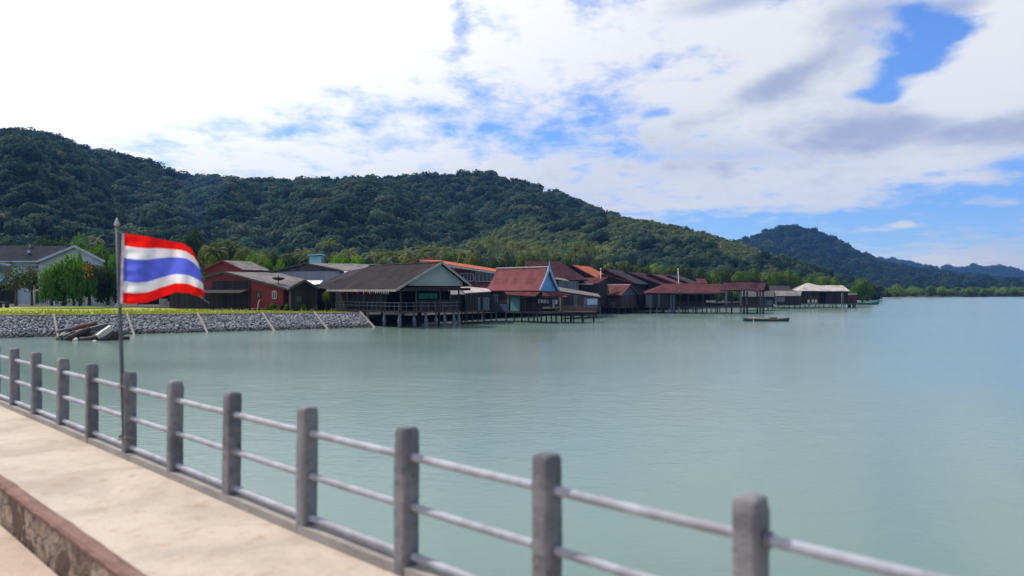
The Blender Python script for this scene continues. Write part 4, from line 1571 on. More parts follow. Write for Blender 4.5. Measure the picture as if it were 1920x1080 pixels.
def build_main():
    C0 = Vector((X(748, 89.6), 89.6, 0))
    g = Plane(C0 - V4 * 0.6, U4)
    R0 = g.pt(829, 491.5)
    rl = Plane(R0, V4)
    R1 = rl.at(693, R0.z)
    E0 = g.pt(743, 542.8); E2 = g.pt(883, 535)
    zf = 1.88
    h = gable_house('stilt_house', 'large brown tiled stilt house with pale green gable over the water', R0, R1, E0, zf, M['r_dark'], None, None, E2=E2, px=740, fascia=M['p_fascia'], verge=M['p_fascia'], ridge=M['r_greydark'])
    b = h['b']; L = b.location
    e, e2 = h['e'], h['e2']
    # gable board down to the beam line
    A = R0 + V4 * 0.5
    zb = Z(536, 93)
    fl = (zb - A.z + 0.2) / e.z; fr_ = (zb - A.z + 0.2) / e2.z
    pts = [A - UP * 0.2, A + e * fl * 0.72 - UP * 0.2, A + e * 0.70 + Vector((0, 0, zb - (A + e * 0.70).z)), A + e2 * 0.78 + Vector((0, 0, zb - (A + e2 * 0.78).z)), A + e2 * 0.78 - UP * 0.2]
    mb = MB(); mb.solid([p - V4 * 0.04 for p in pts], [p + V4 * 0.04 for p in pts])
    mb.build('gable_panel', M['p_green'], b, shift=L)
    mb = MB(); a = Vector((A.x, A.y, zb - 0.22)) + flat(e) * 0.85; c = Vector((A.x, A.y, zb - 0.22)) + flat(e2) * 0.95
    mb.slab([a - V4 * 0.7, c - V4 * 0.7, c + V4 * 0.3, a + V4 * 0.3], 0.32)
    mb.build('beam', M['w_dark'], b, shift=L)
    # lower roof at the far left end
    mb = MB()
    q = [P3(648, 509.5, 113), P3(700, 499, 110), P3(618, 543, 103.6), P3(590, 537.5, 105)]
    mb.slab(q, 0.12)
    mb.slab([q[1] + Vector((0, 0.2, 0)), q[0], q[0] + Vector((4.0, 5.0, -1.6)), q[1] + Vector((4.0, 5.0, -1.6))], 0.12)
    mb.build('lower_roof', M['r_black'], b, shift=L)
    mb = MB(); w = [P3(594, 560, 105.8), P3(617, 560, 104.4), P3(660, 560, 110), P3(640, 560, 112.5)]
    mb.solid([Vector((p.x, p.y, 1.6)) for p in w], [Vector((p.x, p.y, CZ + 0.25 + 1.0 * (k > 1))) for k, p in enumerate(w)]); mb.build('side_room', M['w_dark'], b, shift=L)
    # deck, walls and railings
    Wd = 8.6; Ln = (R1 - R0).length
    mb = MB(); q = [C0, C0 + U4 * Wd, C0 + U4 * Wd + V4 * Ln, C0 + V4 * Ln]
    mb.slab([p + UP * zf for p in q], 0.22)
    mb.build('deck', M['deckwood'], b, shift=L)
    mb = MB()
    for u0, v0, u1, v1 in ((0.9, 4.0, 0.9, Ln), (0.9, 9.0, Wd - 0.4, 9.0), (Wd - 0.4, 1.6, Wd - 0.4, Ln), (0.9, Ln, Wd - 0.4, Ln)):
        a = C0 + U4 * u0 + V4 * v0; c = C0 + U4 * u1 + V4 * v1
        mb.bar(a + UP * (zf + 1.15), c + UP * (zf + 1.15), 0.12, 2.3)
    mb.build('wall', M['w_dark'], b, shift=L)
    mb = MB()
    for z in (0.55, 0.95):
        mb.bar(C0 + UP * (zf + z), C0 + V4 * (Ln - 2) + UP * (zf + z), 0.06, 0.08)
        mb.bar(C0 + UP * (zf + z), C0 + U4 * Wd + UP * (zf + z), 0.06, 0.08)
    for k in range(16):
        p = C0 + V4 * k; mb.bar(p + UP * zf, p + UP * (zf + 1.0), 0.06, 0.06)
    for k in range(1, 9):
        p = C0 + U4 * k; mb.bar(p + UP * zf, p + UP * (zf + 1.0), 0.06, 0.06)
    mb.build('balustrade', M['w_grey'], b, shift=L)
    gp = Plane(C0, U4); sp = Plane(C0, V4)
    for px in (749, 777, 799, 818, 834, 851, 860):
        p = gp.at(px); pile(b, p.x, p.y, zf - 0.2, 0.17, foot=0.75)
    for px in (690, 721):
        p = sp.at(px); pile(b, p.x, p.y, zf - 0.2, 0.17, foot=0.75)
    for u_ in (2.5, 5.2, 8.2):
        for v_ in (4, 8, 12):
            p = C0 + U4 * u_ + V4 * v_; pile(b, p.x, p.y, zf - 0.2, 0.15, M['pile_dark'])
    for px, pyt in ((752, 543), (781, 541), (826, 541), (862, 541), (870, 541)):
        p = gp.at(min(px, 861)); mb = MB()
        mb.bar(p + UP * zf, p + UP * Z(pyt, p.y) + V4 * 0.1, 0.14, 0.14); mb.build('column', M['w_brown'], b, shift=L)
    for k in (4, 8, 12, 16):
        p = C0 + V4 * k; mb = MB(); mb.bar(p + UP * zf, p + UP * (E0.z - 0.1), 0.14, 0.14); mb.build('column', M['w_brown'], b, shift=L)
    # green shade net behind the gable front
    nb = Plane(C0 + V4 * 1.2, U4)
    panel(b, 'shade_net', M['p_greenmesh'], nb, 785, 820, 550, 560, 0.02)
    panel(b, 'low_wall', M['w_brown'], nb, 785, 862, 562, 582, 0.03)
    # bunting under the eave
    t = empty('bunting', E0 + V4 * 8); tag(t, 'red and white bunting strung under the eave of the brown stilt house', 'bunting', px=670)
    a = E0 + V4 * 1.5 - UP * 0.25; c = E0 + V4 * 13.5 - UP * 0.25
    mb = MB(); mb.tube([a, c], 0.012, 5); mb.build('string', M['rope'], t, shift=t.location)
    for k in list(range(13)) + [15, 16, 18, 21, 23]:
        p = a.lerp(c, (k + 0.2) / 26); q = a.lerp(c, (k + 0.85) / 26)
        q = p.lerp(q, 0.8); lo = p.lerp(q, 0.5) - UP * rng.uniform(0.2, 0.32)
        mb = MB(); mb.solid([p, q, lo], [v - U4 * 0.01 for v in (p, q, lo)])
        col = 'flag_white' if k < 13 and (k % 3 == 0 or k < 6) else 'flag_red'
        mb.build('pennant', M[col], t, shift=t.location)


build_main()

# ------------------------------------------------------------------ orange roofed long building behind
A = P3(785, 487, 122); C = P3(934, 510, 124)
b = empty('orange_roof_house', Vector((X(860, 126), 126, 1.5))); tag(b, 'two storey maroon building under a long orange roof with white windows', 'house', 'houses of the waterfront village', px=860)
L = b.location
bk = Vector((2.0, 9, 0))
mb = MB()
mb.slab([A, C, C + bk + UP * 0.34, A + bk + UP * 0.34], 0.12)
W0 = P3(772, 490, 122)
mb.slab([A, A + bk + UP * 0.75, W0 + bk + UP * 0.6 + Vector((-2, 0, -0.6)), W0 + Vector((-2, 0, -0.6))], 0.12)
mb.build('roof', M['r_orange'], b, shift=L)
mb = MB(); mb.bar(A + Vector((0.2, -0.03, -0.23)), C + Vector((0, -0.03, -0.23)), 0.06, 0.26); mb.build('eave_board', M['p_white'], b, shift=L)
pl = Plane(Vector((0, 124.5, 0)), Vector((1, 0.015, 0)))
panel(b, 'wall', M['p_red'], pl, 800, 932, 512, 575, 0.0, 7)
panel(b, 'upper_wall', M['p_red'], pl, 812, 880, 505, 512, 0.0, 7)
window(b, pl, 864, 888, 512.5, 527, bars=3)
window(b, pl, 891, 928, 511.5, 527.5, bars=4)
mb = MB(); a = pl.pt(876, 529.5); c = pl.pt(925, 528.5)
mb.slab([a, c, c + Vector((0.3, -2.6, -0.95)), a + Vector((0.6, -2.6, -0.95))], 0.1)
mb.build('porch_roof', M['r_red'], b, shift=L)
mb = MB(); mb.bar(a + Vector((0.6, -2.63, -1.0)), c + Vector((0.3, -2.63, -1.0)), 0.05, 0.2); mb.build('gutter', M['p_white'], b, shift=L)


def shed(name, label, front, back, zf, roof, wall, cat='shed', piles=(), pile_mat=None, th=0.1, decked=True, inset=0.25, px=None):
    """lean-to: front = (eave left, eave right), back = (top left, top right)"""
    fl, fr_ = front; bl, br = back
    b = empty(name, Vector(((fl.x + fr_.x) / 2, (fl.y + bl.y) / 2, zf))); tag(b, label, cat, 'houses of the waterfront village', px=px)
    L = b.location
    mb = MB(); mb.slab([fl, fr_, br, bl], th); mb.build('roof', roof, b, shift=L)
    c = (fl + fr_ + br + bl) / 4
    pts = [p.lerp(c, 0.06) - UP * (th + 0.02) for p in (fl, fr_, br, bl)]
    mb = MB(); mb.solid([Vector((p.x, p.y, zf)) for p in pts], pts); mb.build('wall', wall, b, shift=L)
    if decked:
        mb = MB(); mb.slab([Vector((p.x, p.y, zf - 0.003)).lerp(Vector((c.x, c.y, zf)), -0.04) for p in pts], 0.18); mb.build('deck', M['deckwood'], b, shift=L)
    pl = Plane(pts[0], pts[1] - pts[0])
    for px_ in piles:
        p = pl.at(px_); pile(b, p.x, p.y, zf - 0.15, 0.10, pile_mat or M['pile_dark'])
    return b, pl


# pale sheds between the brown house and the red Thai roof
b, pl = shed('pale_roof_shed', 'plank shed with cream sheet roof between brown and red roofed stilt houses', (P3(872, 549, 99), P3(921, 546, 104)), (P3(862, 535.5, 108), P3(914, 541, 112)), 1.7, M['r_beige'], M['w_dark'], piles=(876, 886, 896, 908), px=890)
panel(b, 'plank_panel', M['w_grey'], pl, 896, 900, 557, 583, 0.04); panel(b, 'plank_panel', M['w_grey'], pl, 905, 917, 557, 582, 0.05)
b, pl = shed('grey_annex', 'low grey roofed annex just right of the pale green gable', (P3(845, 552, 99), P3(880, 551.5, 101)), (P3(840, 543.5, 106), P3(872, 543, 108)), 1.7, M['r_grey'], M['w_dark'], piles=(850, 866, 872), px=860)


# ------------------------------------------------------------------ red Thai roof house
def build_thai():
    g = Plane(Vector((X(1012.5, 103.4), 103.4, 0)), Vector((math.cos(R(44)), math.sin(R(44)), 0)))
    V_ = Vector((-g.d.y, g.d.x, 0))
    A = g.pt(1029, 500.5)
    EL = g.pt(1012, 544); ER = g.pt(1047, 544.5)
    EL.z = ER.z = min(EL.z, ER.z)
    RL = Plane(A, V_).at(931, A.z)
    Ln = (RL - A).length
    b = empty('thai_house', Vector((X(975, 108), 108, 1.3))); tag(b, 'stilt house with steep maroon curved roof and bright blue gable', 'house', 'houses of the waterfront village', px=975)
    L = b.location

    def curve(E, t):      # concave slope from the apex (t=0) to the eave (t=1)
        w = 0.72 * t + 0.28 * t * t * t
        w = t * (0.80 + 0.20 * t)
        return Vector((A.x + (E.x - A.x) * w, A.y + (E.y - A.y) * w, A.z + (E.z - A.z) * t ** 0.92))
    n = 10
    mb = MB()
    for E in (EL, ER):
        for k in range(n):
            p, q = curve(E, k / n), curve(E, (k + 1) / n)
            fl0, fl1 = V_ * (0.45 * (k / n) ** 2), V_ * (0.45 * ((k + 1) / n) ** 2)
            mb.slab([p, q, q + V_ * Ln + fl1, p + V_ * Ln + fl0], 0.09)
    mb.build('roof', M['r_thai'], b, shift=L)
    mb = MB(); mb.bar(A + UP * 0.05 - V_ * 0.1, RL + UP * 0.05, 0.22, 0.12); mb.build('ridge_cap', M['p_cream'], b, shift=L)
    for E in (EL, ER):
        mb = MB()
        pts = [curve(E, k / n) - V_ * 0.10 + UP * 0.02 for k in range(n + 1)]
        for p, q in zip(pts, pts[1:]):
            mb.bar(p, q + (q - p) * 0.12, 0.14, 0.30)
        mb.build('bargeboard', M['p_blueedge'], b, shift=L)
    mb = MB(); mb.tube([A - V_ * 0.1 + UP * 0.1, A - V_ * 0.1 + UP * 0.45, A - V_ * 0.1 + UP * 0.85], [0.09, 0.06, 0.01], 6); mb.build('finial', M['p_blueedge'], b, shift=L)
    pts = [curve(EL, k / n) for k in range(n, -1, -1)] + [curve(ER, k / n) for k in range(1, n + 1)]
    mb = MB(); mb.solid([p + V_ * 0.35 - UP * 0.1 for p in pts], [p + V_ * 0.42 - UP * 0.1 for p in pts]); mb.build('gable_panel', M['p_blue'], b, shift=L)
    # skirt roofs below
    side = flat(EL - A).normalized()
    mb = MB()
    p = EL - UP * 0.12
    mb.slab([p - side * 0.25, p - side * 0.25 + V_ * 7.0, p + side * 1.1 + V_ * 5.0 - UP * 0.42, p + side * 1.1 - UP * 0.62 - V_ * 0.3], 0.08)
    p2 = ER - UP * 0.12
    mb.slab([p - side * 0.3 - V_ * 0.2 + UP * 0.02, p2 + side * 0.3 - V_ * 0.2 + UP * 0.02, p2 - side * 0.8 - V_ * 1.5 - UP * 0.5, p + side * 1.1 - V_ * 1.5 - UP * 0.6], 0.08)
    mb.build('skirt_roof', M['r_red'], b, shift=L)
    zf = 1.42
    wl = Plane(EL - side * 0.3, V_)
    mb = MB(); q = [EL - side * 0.3, ER + side * 0.3, ER + side * 0.3 + V_ * Ln, EL - side * 0.3 + V_ * Ln]
    mb.solid([Vector((v.x, v.y, zf)) + V_ * 2.6 * (k < 2) for k, v in enumerate(q)], [Vector((v.x, v.y, EL.z - 0.15)) + V_ * 2.6 * (k < 2) for k, v in enumerate(q)]); mb.build('wall', M['w_dark'], b, shift=L)
    panel(b, 'plank_panel', M['w_grey'], wl, 918, 934, 551, 584, 0.05)
    panel(b, 'plank_panel', M['w_blue'], wl, 934.5, 955, 570, 584, 0.05)
    panel(b, 'plank_panel', M['w_grey'], wl, 951, 955.5, 551, 569.6, 0.06)
    panel(b, 'window_opening', M['w_dark'], wl, 934.5, 950.5, 551, 569.6, 0.03)
    panel(b, 'teal_panel', M['p_teal'], wl, 958, 975, 554, 583, 0.06)
    panel(b, 'slatted_rail', M['w_dark'], wl, 977, 1008, 568, 584, 0.05)
    mb = MB(); o_ = side * 0.5
    mb.slab([Vector((v.x, v.y, zf)) for v in (q[0] + o_ - V_ * 1.6, q[1] - side * 1.4 - V_ * 1.6, q[2], q[3] + o_)], 0.2); mb.build('deck', M['deckwood'], b, shift=L)
    fp = Plane(EL + side * 0.1, V_)
    for px in (905, 921, 931, 949, 964, 978, 991, 1001):
        p = fp.at(px); pile(b, p.x, p.y, zf - 0.1, 0.10, M['pile'] if px < 960 else M['pile_dark'])
    gp = Plane(Vector((X(1008, 102.8), 102.8, 0)), g.d)
    for px in (1008, 1015, 1024, 1034, 1043, 1053):
        p = gp.at(px); pile(b, p.x, p.y, zf - 0.1, 0.10, M['pile_dark'])
    for px in (985, 1001):
        p = fp.at(px); mb = MB(); mb.bar(p + UP * zf, p + UP * (EL.z - 0.5), 0.1, 0.1); mb.build('column', M['w_brown'], b, shift=L)
    for px in (1012, 1033, 1053):
        p = gp.at(px); mb = MB(); mb.bar(p + UP * zf, p + UP * (EL.z - 0.75), 0.1, 0.1); mb.build('column', M['w_brown'], b, shift=L)
    # awnings and washing, each hung from the house
    for k, (pl_, x0, x1, y0, y1, lab) in enumerate(((fp, 983, 1001, 553, 556.5, 'orange awning sheet hung under the red roof by the teal panel'), (gp, 1016, 1055, 553.5, 556.5, 'long orange awning sheet hung below the bright blue gable'))):
        a = pl_.pt(x0, y0); c = pl_.pt(x1, y0); d = pl_.n * 0.9
        mb = MB(); mid = a.lerp(c, 0.5) - UP * 0.05
        mb.slab([a, mid, mid + d - UP * 0.28, a + d - UP * 0.25], 0.02); mb.slab([mid, c, c + d - UP * 0.2, mid + d - UP * 0.28], 0.02)
        tag(mb.build('awning_sheet', M['p_orange'], None), lab, 'awning', px=x0)
    cl = empty('clothes_line', gp.pt(1033, 562)); tag(cl, 'clothes line with pale washing on the porch below the blue gable', 'clothes line', px=1033)
    a = gp.pt(1014, 561) - gp.n * 0.5; c = gp.pt(1052, 562) - gp.n * 0.5
    mb = MB(); mb.tube([a, a.lerp(c, 0.5) - UP * 0.08, c], 0.012, 5); mb.build('line', M['rope'], cl, shift=cl.location)
    for k, m in enumerate(('cloth_pink', 'flag_white', 'cloth_lilac', 'cloth_pink', 'cloth_dark', 'cloth_lilac', 'flag_white')):
        p = a.lerp(c, (k + 0.12) / 7.2) - UP * 0.05; q_ = a.lerp(c, (k + 0.8) / 7.2) - UP * 0.05
        hh = (0.5, 0.42, 0.46, 0.5, 0.8, 0.95, 0.6)[k]
        mb = MB(); off = gp.n * 0.04
        mb.solid([p - off, q_ - off, q_ + off * 0.5, p + off * 0.5], [p - off - UP * hh, q_ - UP * hh * 0.95 - off, q_ - UP * hh * 0.95 + off * 0.5, p - UP * hh + off * 0.5])
        mb.build('garment', M[m], cl, shift=cl.location)
    return zf


build_thai()


M['lattice'] = mat_plain('red_brown_lattice', (0.24, 0.15, 0.115), (0.17, 0.105, 0.085), 4.0, 0.85)


# jetty with lattice railing
def build_jetty():
    Y = 105.5; zf = 1.42
    b = empty('jetty', Vector((X(1085, Y), Y, zf))); tag(b, 'narrow timber jetty with lattice railing on thin posts', 'jetty', px=1085)
    L = b.location
    x0, x1 = X(1040, Y), X(1119, Y)
    mb = MB(); mb.box(x0, x1, Y, Y + 2.2, zf - 0.16, zf); mb.build('deck', M['deckwood'], b, shift=L)
    mb = MB(); mb.bar((x0, Y + 0.06, zf + 0.72), (x1, Y + 0.06, zf + 0.72), 0.07, 0.08)
    n = 20
    for k in range(n):
        a = x0 + (x1 - x0) * k / n; c = x0 + (x1 - x0) * (k + 1) / n
        mb.bar((a, Y + 0.05, zf + 0.02), (c, Y + 0.05, zf + 0.68), 0.03, 0.05); mb.bar((a, Y + 0.09, zf + 0.68), (c, Y + 0.09, zf + 0.02), 0.03, 0.05)
    mb.build('lattice_railing', M['lattice'], b, shift=L)
    for px in (1060, 1072, 1076, 1094, 1113):
        pile(b, X(px, Y), Y + 0.1, zf - 0.1, 0.10, M['pile_dark'])
    for px in (1072, 1094, 1116):
        pile(b, X(px, Y), Y + 2.0, zf - 0.1, 0.09, M['pile_dark'])
    mb = MB()
    for z in (0.55, 0.95):
        mb.bar((X(1050, Y), Y + 0.1, z), (X(1074, Y), Y + 0.1, z - 0.1), 0.05, 0.07)
    mb.build('brace', M['pile_dark'], b, shift=L)


build_jetty()

# ------------------------------------------------------------------ roofs behind the Thai house and to the right
R0 = P3(984, 490, 142); R1 = hz(R0, 1049, 142)
h = gable_house('maroon_roof_house', 'broad dark maroon hipped roof rising behind the bright blue gable', R0, R1, Vector((R0.x, 134, Z(525, 134))), 1.5, M['r_maroon'], M['w_dark'], None, px=1030)
b = h['b']; L = b.location
mb = MB(); e = h['e']; tip = R1 + Vector((4.4, e.y, e.z)); tipb = R1 + Vector((4.4, -e.y, e.z))
mb.slab([R1, R1 + e, tip], 0.12); mb.slab([R1, tip, tipb], 0.12); mb.slab([R1, tipb, R1 + Vector((0, -e.y, e.z))], 0.12)
mb.build('hip_roof', M['r_maroon'], b, shift=L)
mb = MB(); a = P3(1045, 520, 131); c = P3(1062, 523.5, 130)
mb.slab([a, c, c + Vector((0.3, -2.5, -0.35)), a + Vector((-1, -2.5, -0.2))], 0.08); mb.build('lean_to_roof', M['r_grey'], b, shift=L)
panel(b, 'side_wall', M['w_grey'], Plane(Vector((0, 133.5, 0)), Vector((1, 0, 0))), 1048, 1085, 527, 572, 0.0, 3)

R0 = P3(1071, 496.5, 150); R1 = hz(R0, 1106, 162)
h = gable_house('orange_gable_house', 'small dark gabled house with bright orange tiled right slope', R0, R1, P3(1120, 522, 149), 1.4, M['r_orange'], M['w_dark'], None, px=1095, verge=M['r_rust'])
b, pl = shed('red_lean_to', 'little red tiled lean to roof below the bright orange slope', (P3(1087, 531, 141), P3(1122, 531, 142)), (P3(1092, 521.5, 147), P3(1140, 519, 148)), 1.3, M['r_red'], M['w_dark'], decked=False, px=1100)
mb = MB(); mb.bar(P3(1085, 532.5, 141), P3(1112, 532.5, 141.5), 0.1, 0.18); mb.build('gutter', M['p_cream'], b, shift=b.location)

# grey long low roof with plank walls behind the jetty
b, pl = shed('grey_long_house', 'long low grey roofed plank house behind the lattice jetty', (P3(1051, 545.5, 118), P3(1126, 556.5, 126)), (P3(1047, 538, 124), P3(1122, 551, 132)), 1.15, M['r_grey'], M['w_brown'], cat='house', piles=(1060, 1075, 1090, 1105, 1118), px=1088)
panel(b, 'door_opening', M['w_dark'], pl, 1056, 1074, 555, 576, 0.05)
panel(b, 'plank_panel', M['w_grey'], pl, 1076, 1082, 553, 577, 0.05)
panel(b, 'plank_panel', M['w_grey'], pl, 1094, 1099, 558, 576, 0.05)
panel(b, 'pale_shutter', M['p_white'], pl, 1100, 1119.5, 560, 571.5, 0.06)
panel(b, 'blue_board', M['w_blue'], pl, 1097, 1120, 571.8, 576, 0.05)


def row_house(label, r0, r1, e0, roof, verge, px, wall=M['w_dark']):
    R0 = P3(*r0); R1 = hz(R0, *r1)
    return gable_house('row_house', label, R0, R1, P3(*e0), 1.0, roof, wall, None, px=px, verge=verge)


h = row_house('row house with blackened sheet roof streaked by pale strips beside the white pole', (1134, 504, 162), (1174, 181), (1193, 532, 158), M['r_black'], M['r_rust'], 1160)
b = h['b']; e = h['e']; L = b.location
al = h['P1'] - h['P0']
for f0, f1 in ((0.30, 0.34), (0.46, 0.50), (0.62, 0.655)):
    mb = MB(); a = h['P0'] + al * f0 + UP * 0.03; c = h['P0'] + al * f1 + UP * 0.03
    mb.slab([a + e * 0.35, c + e * 0.35, c + e * 0.99, a + e * 0.99], 0.02); mb.build('pale_strip', M['r_beige'], b, shift=L)
R0 = P3(1130, 514, 153); R1 = hz(R0, 1146, 168)
gable_house('rusty_gable_house', 'black fronted gabled house with rusty pink verge behind the small red house', R0, R1, P3(1193, 531.5, 151), 1.1, M['r_black'], M['w_dark'], None, E2=P3(1098, 531, 152), px=1140, verge=M['r_rust'])
row_house('maroon streaked row house roof next to the blackened sheet roof', (1172, 508.5, 174), (1209, 196), (1238, 533, 169), M['r_maroon'], M['r_black'], 1200)
row_house('dark rusty row house roof left of the leaning pale pole', (1219, 513.5, 184), (1252, 205), (1268, 532, 178), M['r_rust'], M['r_maroon'], 1245)
row_house('grey streaked row house roof right of the leaning pale pole', (1254, 515, 194), (1277, 212), (1298, 531.5, 188), M['r_black'], M['r_greydark'], 1275)
R0 = P3(1304, 522.5, 212); R1 = hz(R0, 1322, 212)
h = gable_house('red_roof_house', 'small bright red roofed house peeking over the long red stilt roof', R0, R1, Vector((R0.x - 0.6, 207, Z(531, 207))), 1.0, M['r_red'], M['w_dark'], None, px=1312)


def utility_pole(p, q, label, px):
    b = empty('utility_pole', flat(p)); tag(b, label, 'pole', px=px)
    mb = MB(); mb.tube([flat(p), q], [0.10, 0.08], 8); mb.build('shaft', M['p_cream'], b, smooth=True, shift=b.location)
    mb = MB(); mb.tube([q, q + UP * 0.25, q + UP * 0.42], [0.12, 0.15, 0.05], 8); mb.build('cap', M['p_cream'], b, smooth=True, shift=b.location)


utility_pole(P3(1125, 580, 146), P3(1126.5, 507, 146), 'upright pale pole with a white cap before the blackened row roofs', 1126)
utility_pole(P3(1275, 580, 158), P3(1271.5, 507, 158), 'slightly leaning pale pole behind the long red stilt roof', 1272)

# small red roof stilt house
R0 = P3(1182, 534, 147); R1 = hz(R0, 1135.5, 152.5)
h = gable_house('small_stilt_house', 'small plank stilt house with rusty red sheet roof and white ridge', R0, R1, P3(1165.5, 554, 144.5), 1.2, M['r_rust'], M['w_brown'], M['w_blue'], px=1155, ridge=M['p_cream'], verge=M['p_red'])
b = h['b']; L = b.location
sp = h['side']; gp = h['front']
window(b, sp, 1141, 1145, 560, 572, M['w_grey'], bars=0); panel(b, 'plank_panel', M['w_grey'], sp, 1146, 1154, 566, 576, 0.05)
mb = MB(); c0 = sp.at(1118, 1.2); c1 = sp.at(1167, 1.2); c2 = gp.at(1216, 1.2)
mb.slab([c0 + sp.n * 0.6, c1 + sp.n * 0.6, c2 + sp.n * 0.4, c2 + Vector((0, 5, 0)), c0 + Vector((0, 6, 0))], 0.18); mb.build('deck', M['deckwood'], b, shift=L)
mb = MB(); mb.solid([gp.at(1199, 1.2), gp.at(1216, 1.2), gp.at(1216, 1.2) + Vector((0, 4, 0)), gp.at(1199, 1.2) + Vector((0, 4, 0))], [gp.at(1199, 3.5), gp.at(1216, 3.3), gp.at(1216, 3.3) + Vector((0, 4, 0)), gp.at(1199, 3.5) + Vector((0, 4, 0))]); mb.build('side_room', M['w_dark'], b, shift=L)
for px in (1121, 1133, 1148, 1160):
    p = sp.at(px); pile(b, p.x, p.y - 0.4, 1.05, 0.13, M['w_brown'])
for px in (1172, 1186, 1196, 1208):
    p = gp.at(px); pile(b, p.x, p.y, 1.05, 0.13, M['w_brown'])
for px in (1128, 1142, 1155, 1180):
    pile(b, X(px, 150), 150, 1.05, 0.13, M['pile_dark'])

# long red roof over the water
R0 = P3(1247, 532, 152.5); R1 = hz(R0, 1352, 152.5)
E0 = P3(1247, 549, 146.5); E0.x = R0.x
h = gable_house('red_stilt_hall', 'long low red tiled stilt hall over the water with open front', R0, R1, E0, 1.25, M['r_red'], None, None, px=1290, fascia=M['r_greydark'])
b = h['b']; L = b.location
mb = MB(); e = h['e']; tl_ = P3(1213, 549, 147)
mb.slab([R0, R0 + e, tl_], 0.12); mb.slab([R0, tl_, tl_ + Vector((0.3, 9, 0))], 0.12); mb.slab([R0, tl_ + Vector((0.3, 9, 0)), R0 + Vector((0, -e.y, e.z))], 0.12)
mb.build('hip_roof', M['r_red'], b, shift=L)
fp = Plane(Vector((0, 147.0, 0)), Vector((1, 0, 0))); bp_ = Plane(Vector((0, 152, 0)), Vector((1, 0, 0)))
mb = MB(); mb.slab([fp.at(1214, 1.25), fp.at(1440, 1.25), Vector((X(1440, 147), 153, 1.25)), Vector((X(1214, 147), 158, 1.25))], 0.18); mb.build('deck', M['deckwood'], b, shift=L)
panel(b, 'wall', M['w_dark'], fp, 1216, 1268, 551, 576, 0.0, 4)
panel(b, 'back_wall', M['w_dark'], bp_, 1266, 1338, 552, 577, 0.0, 0.15)
for x0, x1 in ((1217, 1223), (1233, 1238), (1257, 1260), (1262, 1265)):
    panel(b, 'blue_board', M['w_blue'], fp, x0, x1, 553, 577 if x0 < 1250 else 586, 0.05)
for px in (1275, 1290, 1305, 1318, 1332, 1344):
    mb = MB(); p = fp.at(px); mb.bar(p + UP * 1.25, p + UP * 3.72, 0.14, 0.14); mb.build('column', M['w_brown'], b, shift=L)
mb = MB(); mb.bar(fp.at(1268, 2.0), fp.at(1345, 2.0), 0.06, 0.1); mb.bar(fp.at(1268, 1.6), fp.at(1345, 1.6), 0.06, 0.1); mb.build('balustrade', M['w_brown'], b, shift=L)
for px in (1220, 1232, 1243, 1254, 1262, 1272, 1281, 1291, 1300, 1308, 1317, 1326, 1334, 1342, 1350):
    p = fp.at(px); pile(b, p.x, p.y + 0.2, 1.1, 0.11, M['pile_dark'] if px % 2 else M['pile'])
for px in (1225, 1245, 1265, 1285, 1305, 1325, 1345):
    pile(b, X(px, 150), 150, 1.1, 0.12, M['pile_dark'])
# things on its deck
mb = MB(); p = P3(1335, 556, 149.5); mb.tube([(p.x, p.y, 1.25), (p.x, p.y, 2.9)], 0.03, 6)
mb.solid([(p.x - 0.42, p.y - 0.02, 2.1), (p.x + 0.42, p.y - 0.02, 2.1), (p.x + 0.36, p.y + 0.02, 2.1), (p.x - 0.4, p.y + 0.02, 2.1)], [(p.x - 0.34, p.y - 0.02, 3.1), (p.x + 0.3, p.y - 0.02, 3.1), (p.x + 0.28, p.y + 0.02, 3.1), (p.x - 0.32, p.y + 0.02, 3.1)])
tag(mb.build('hanging_cloth', M['leaf_yellow'], None), 'yellow cloth hanging on a pole under the red hall roof', 'cloth', px=1335)
for k, px in enumerate((1325, 1330, 1334.5, 1339, 1355)):
    p = P3(px, 562, 147.4); bm = bmesh.new(); bmesh.ops.create_uvsphere(bm, u_segments=10, v_segments=8, radius=0.22)
    for v in bm.verts:
        v.co.z *= 1.15
        if v.co.z > 0.16:
            v.co.x *= 0.6; v.co.y *= 0.6
    me = bpy.data.meshes.new('float_buoy'); bm.to_mesh(me); bm.free(); me.materials.append(M['flag_white'])
    o_ = bpy.data.objects.new('float_buoy', me); o_.location = (p.x, p.y - 0.4, 2.2); COL.objects.link(o_)
    tag(o_, 'white float buoy hung on the rail of the red stilt hall', 'buoy', 'float buoys on the hall rail', px=px)

# pavilion
R0 = P3(1437, 528.5, 148); R1 = hz(R0, 1357, 148.5)
h = gable_house('pavilion', 'open maroon roofed pavilion on tall posts standing in the water', R0, R1, P3(1431.5, 544, 145.3), 1.25, M['r_purple'], None, M['r_maroon'], px=1395, verge=M['r_maroon'], ridge=M['r_purple'], cat='pavilion', inset=0.25)
b = h['b']; L = b.location
for k, px in enumerate((1362, 1372, 1389, 1395, 1401, 1420, 1425.5, 1431)):
    Yp = (145.8, 146.5, 145.8, 148.2, 150.2, 145.8, 148.2, 150.2)[k]
    mb = MB(); mb.bar((X(px, Yp), Yp, -0.9), (X(px, Yp), Yp, 4.05 if k not in (3, 6) else 5.2), 0.24, 0.24); mb.build('post', M['pile_dark'] if k % 2 else M['pile'], b, shift=L)
mb = MB()
for z in (1.75, 2.2):
    mb.bar((X(1357, 145.8), 145.75, z), (X(1432, 145.8), 145.75, z), 0.06, 0.1)
mb.bar((X(1357, 145.8), 145.7, 1.35), (X(1432, 145.8), 145.7, 1.35), 0.08, 0.5)
mb.build('balustrade', M['w_brown'], b, shift=L)
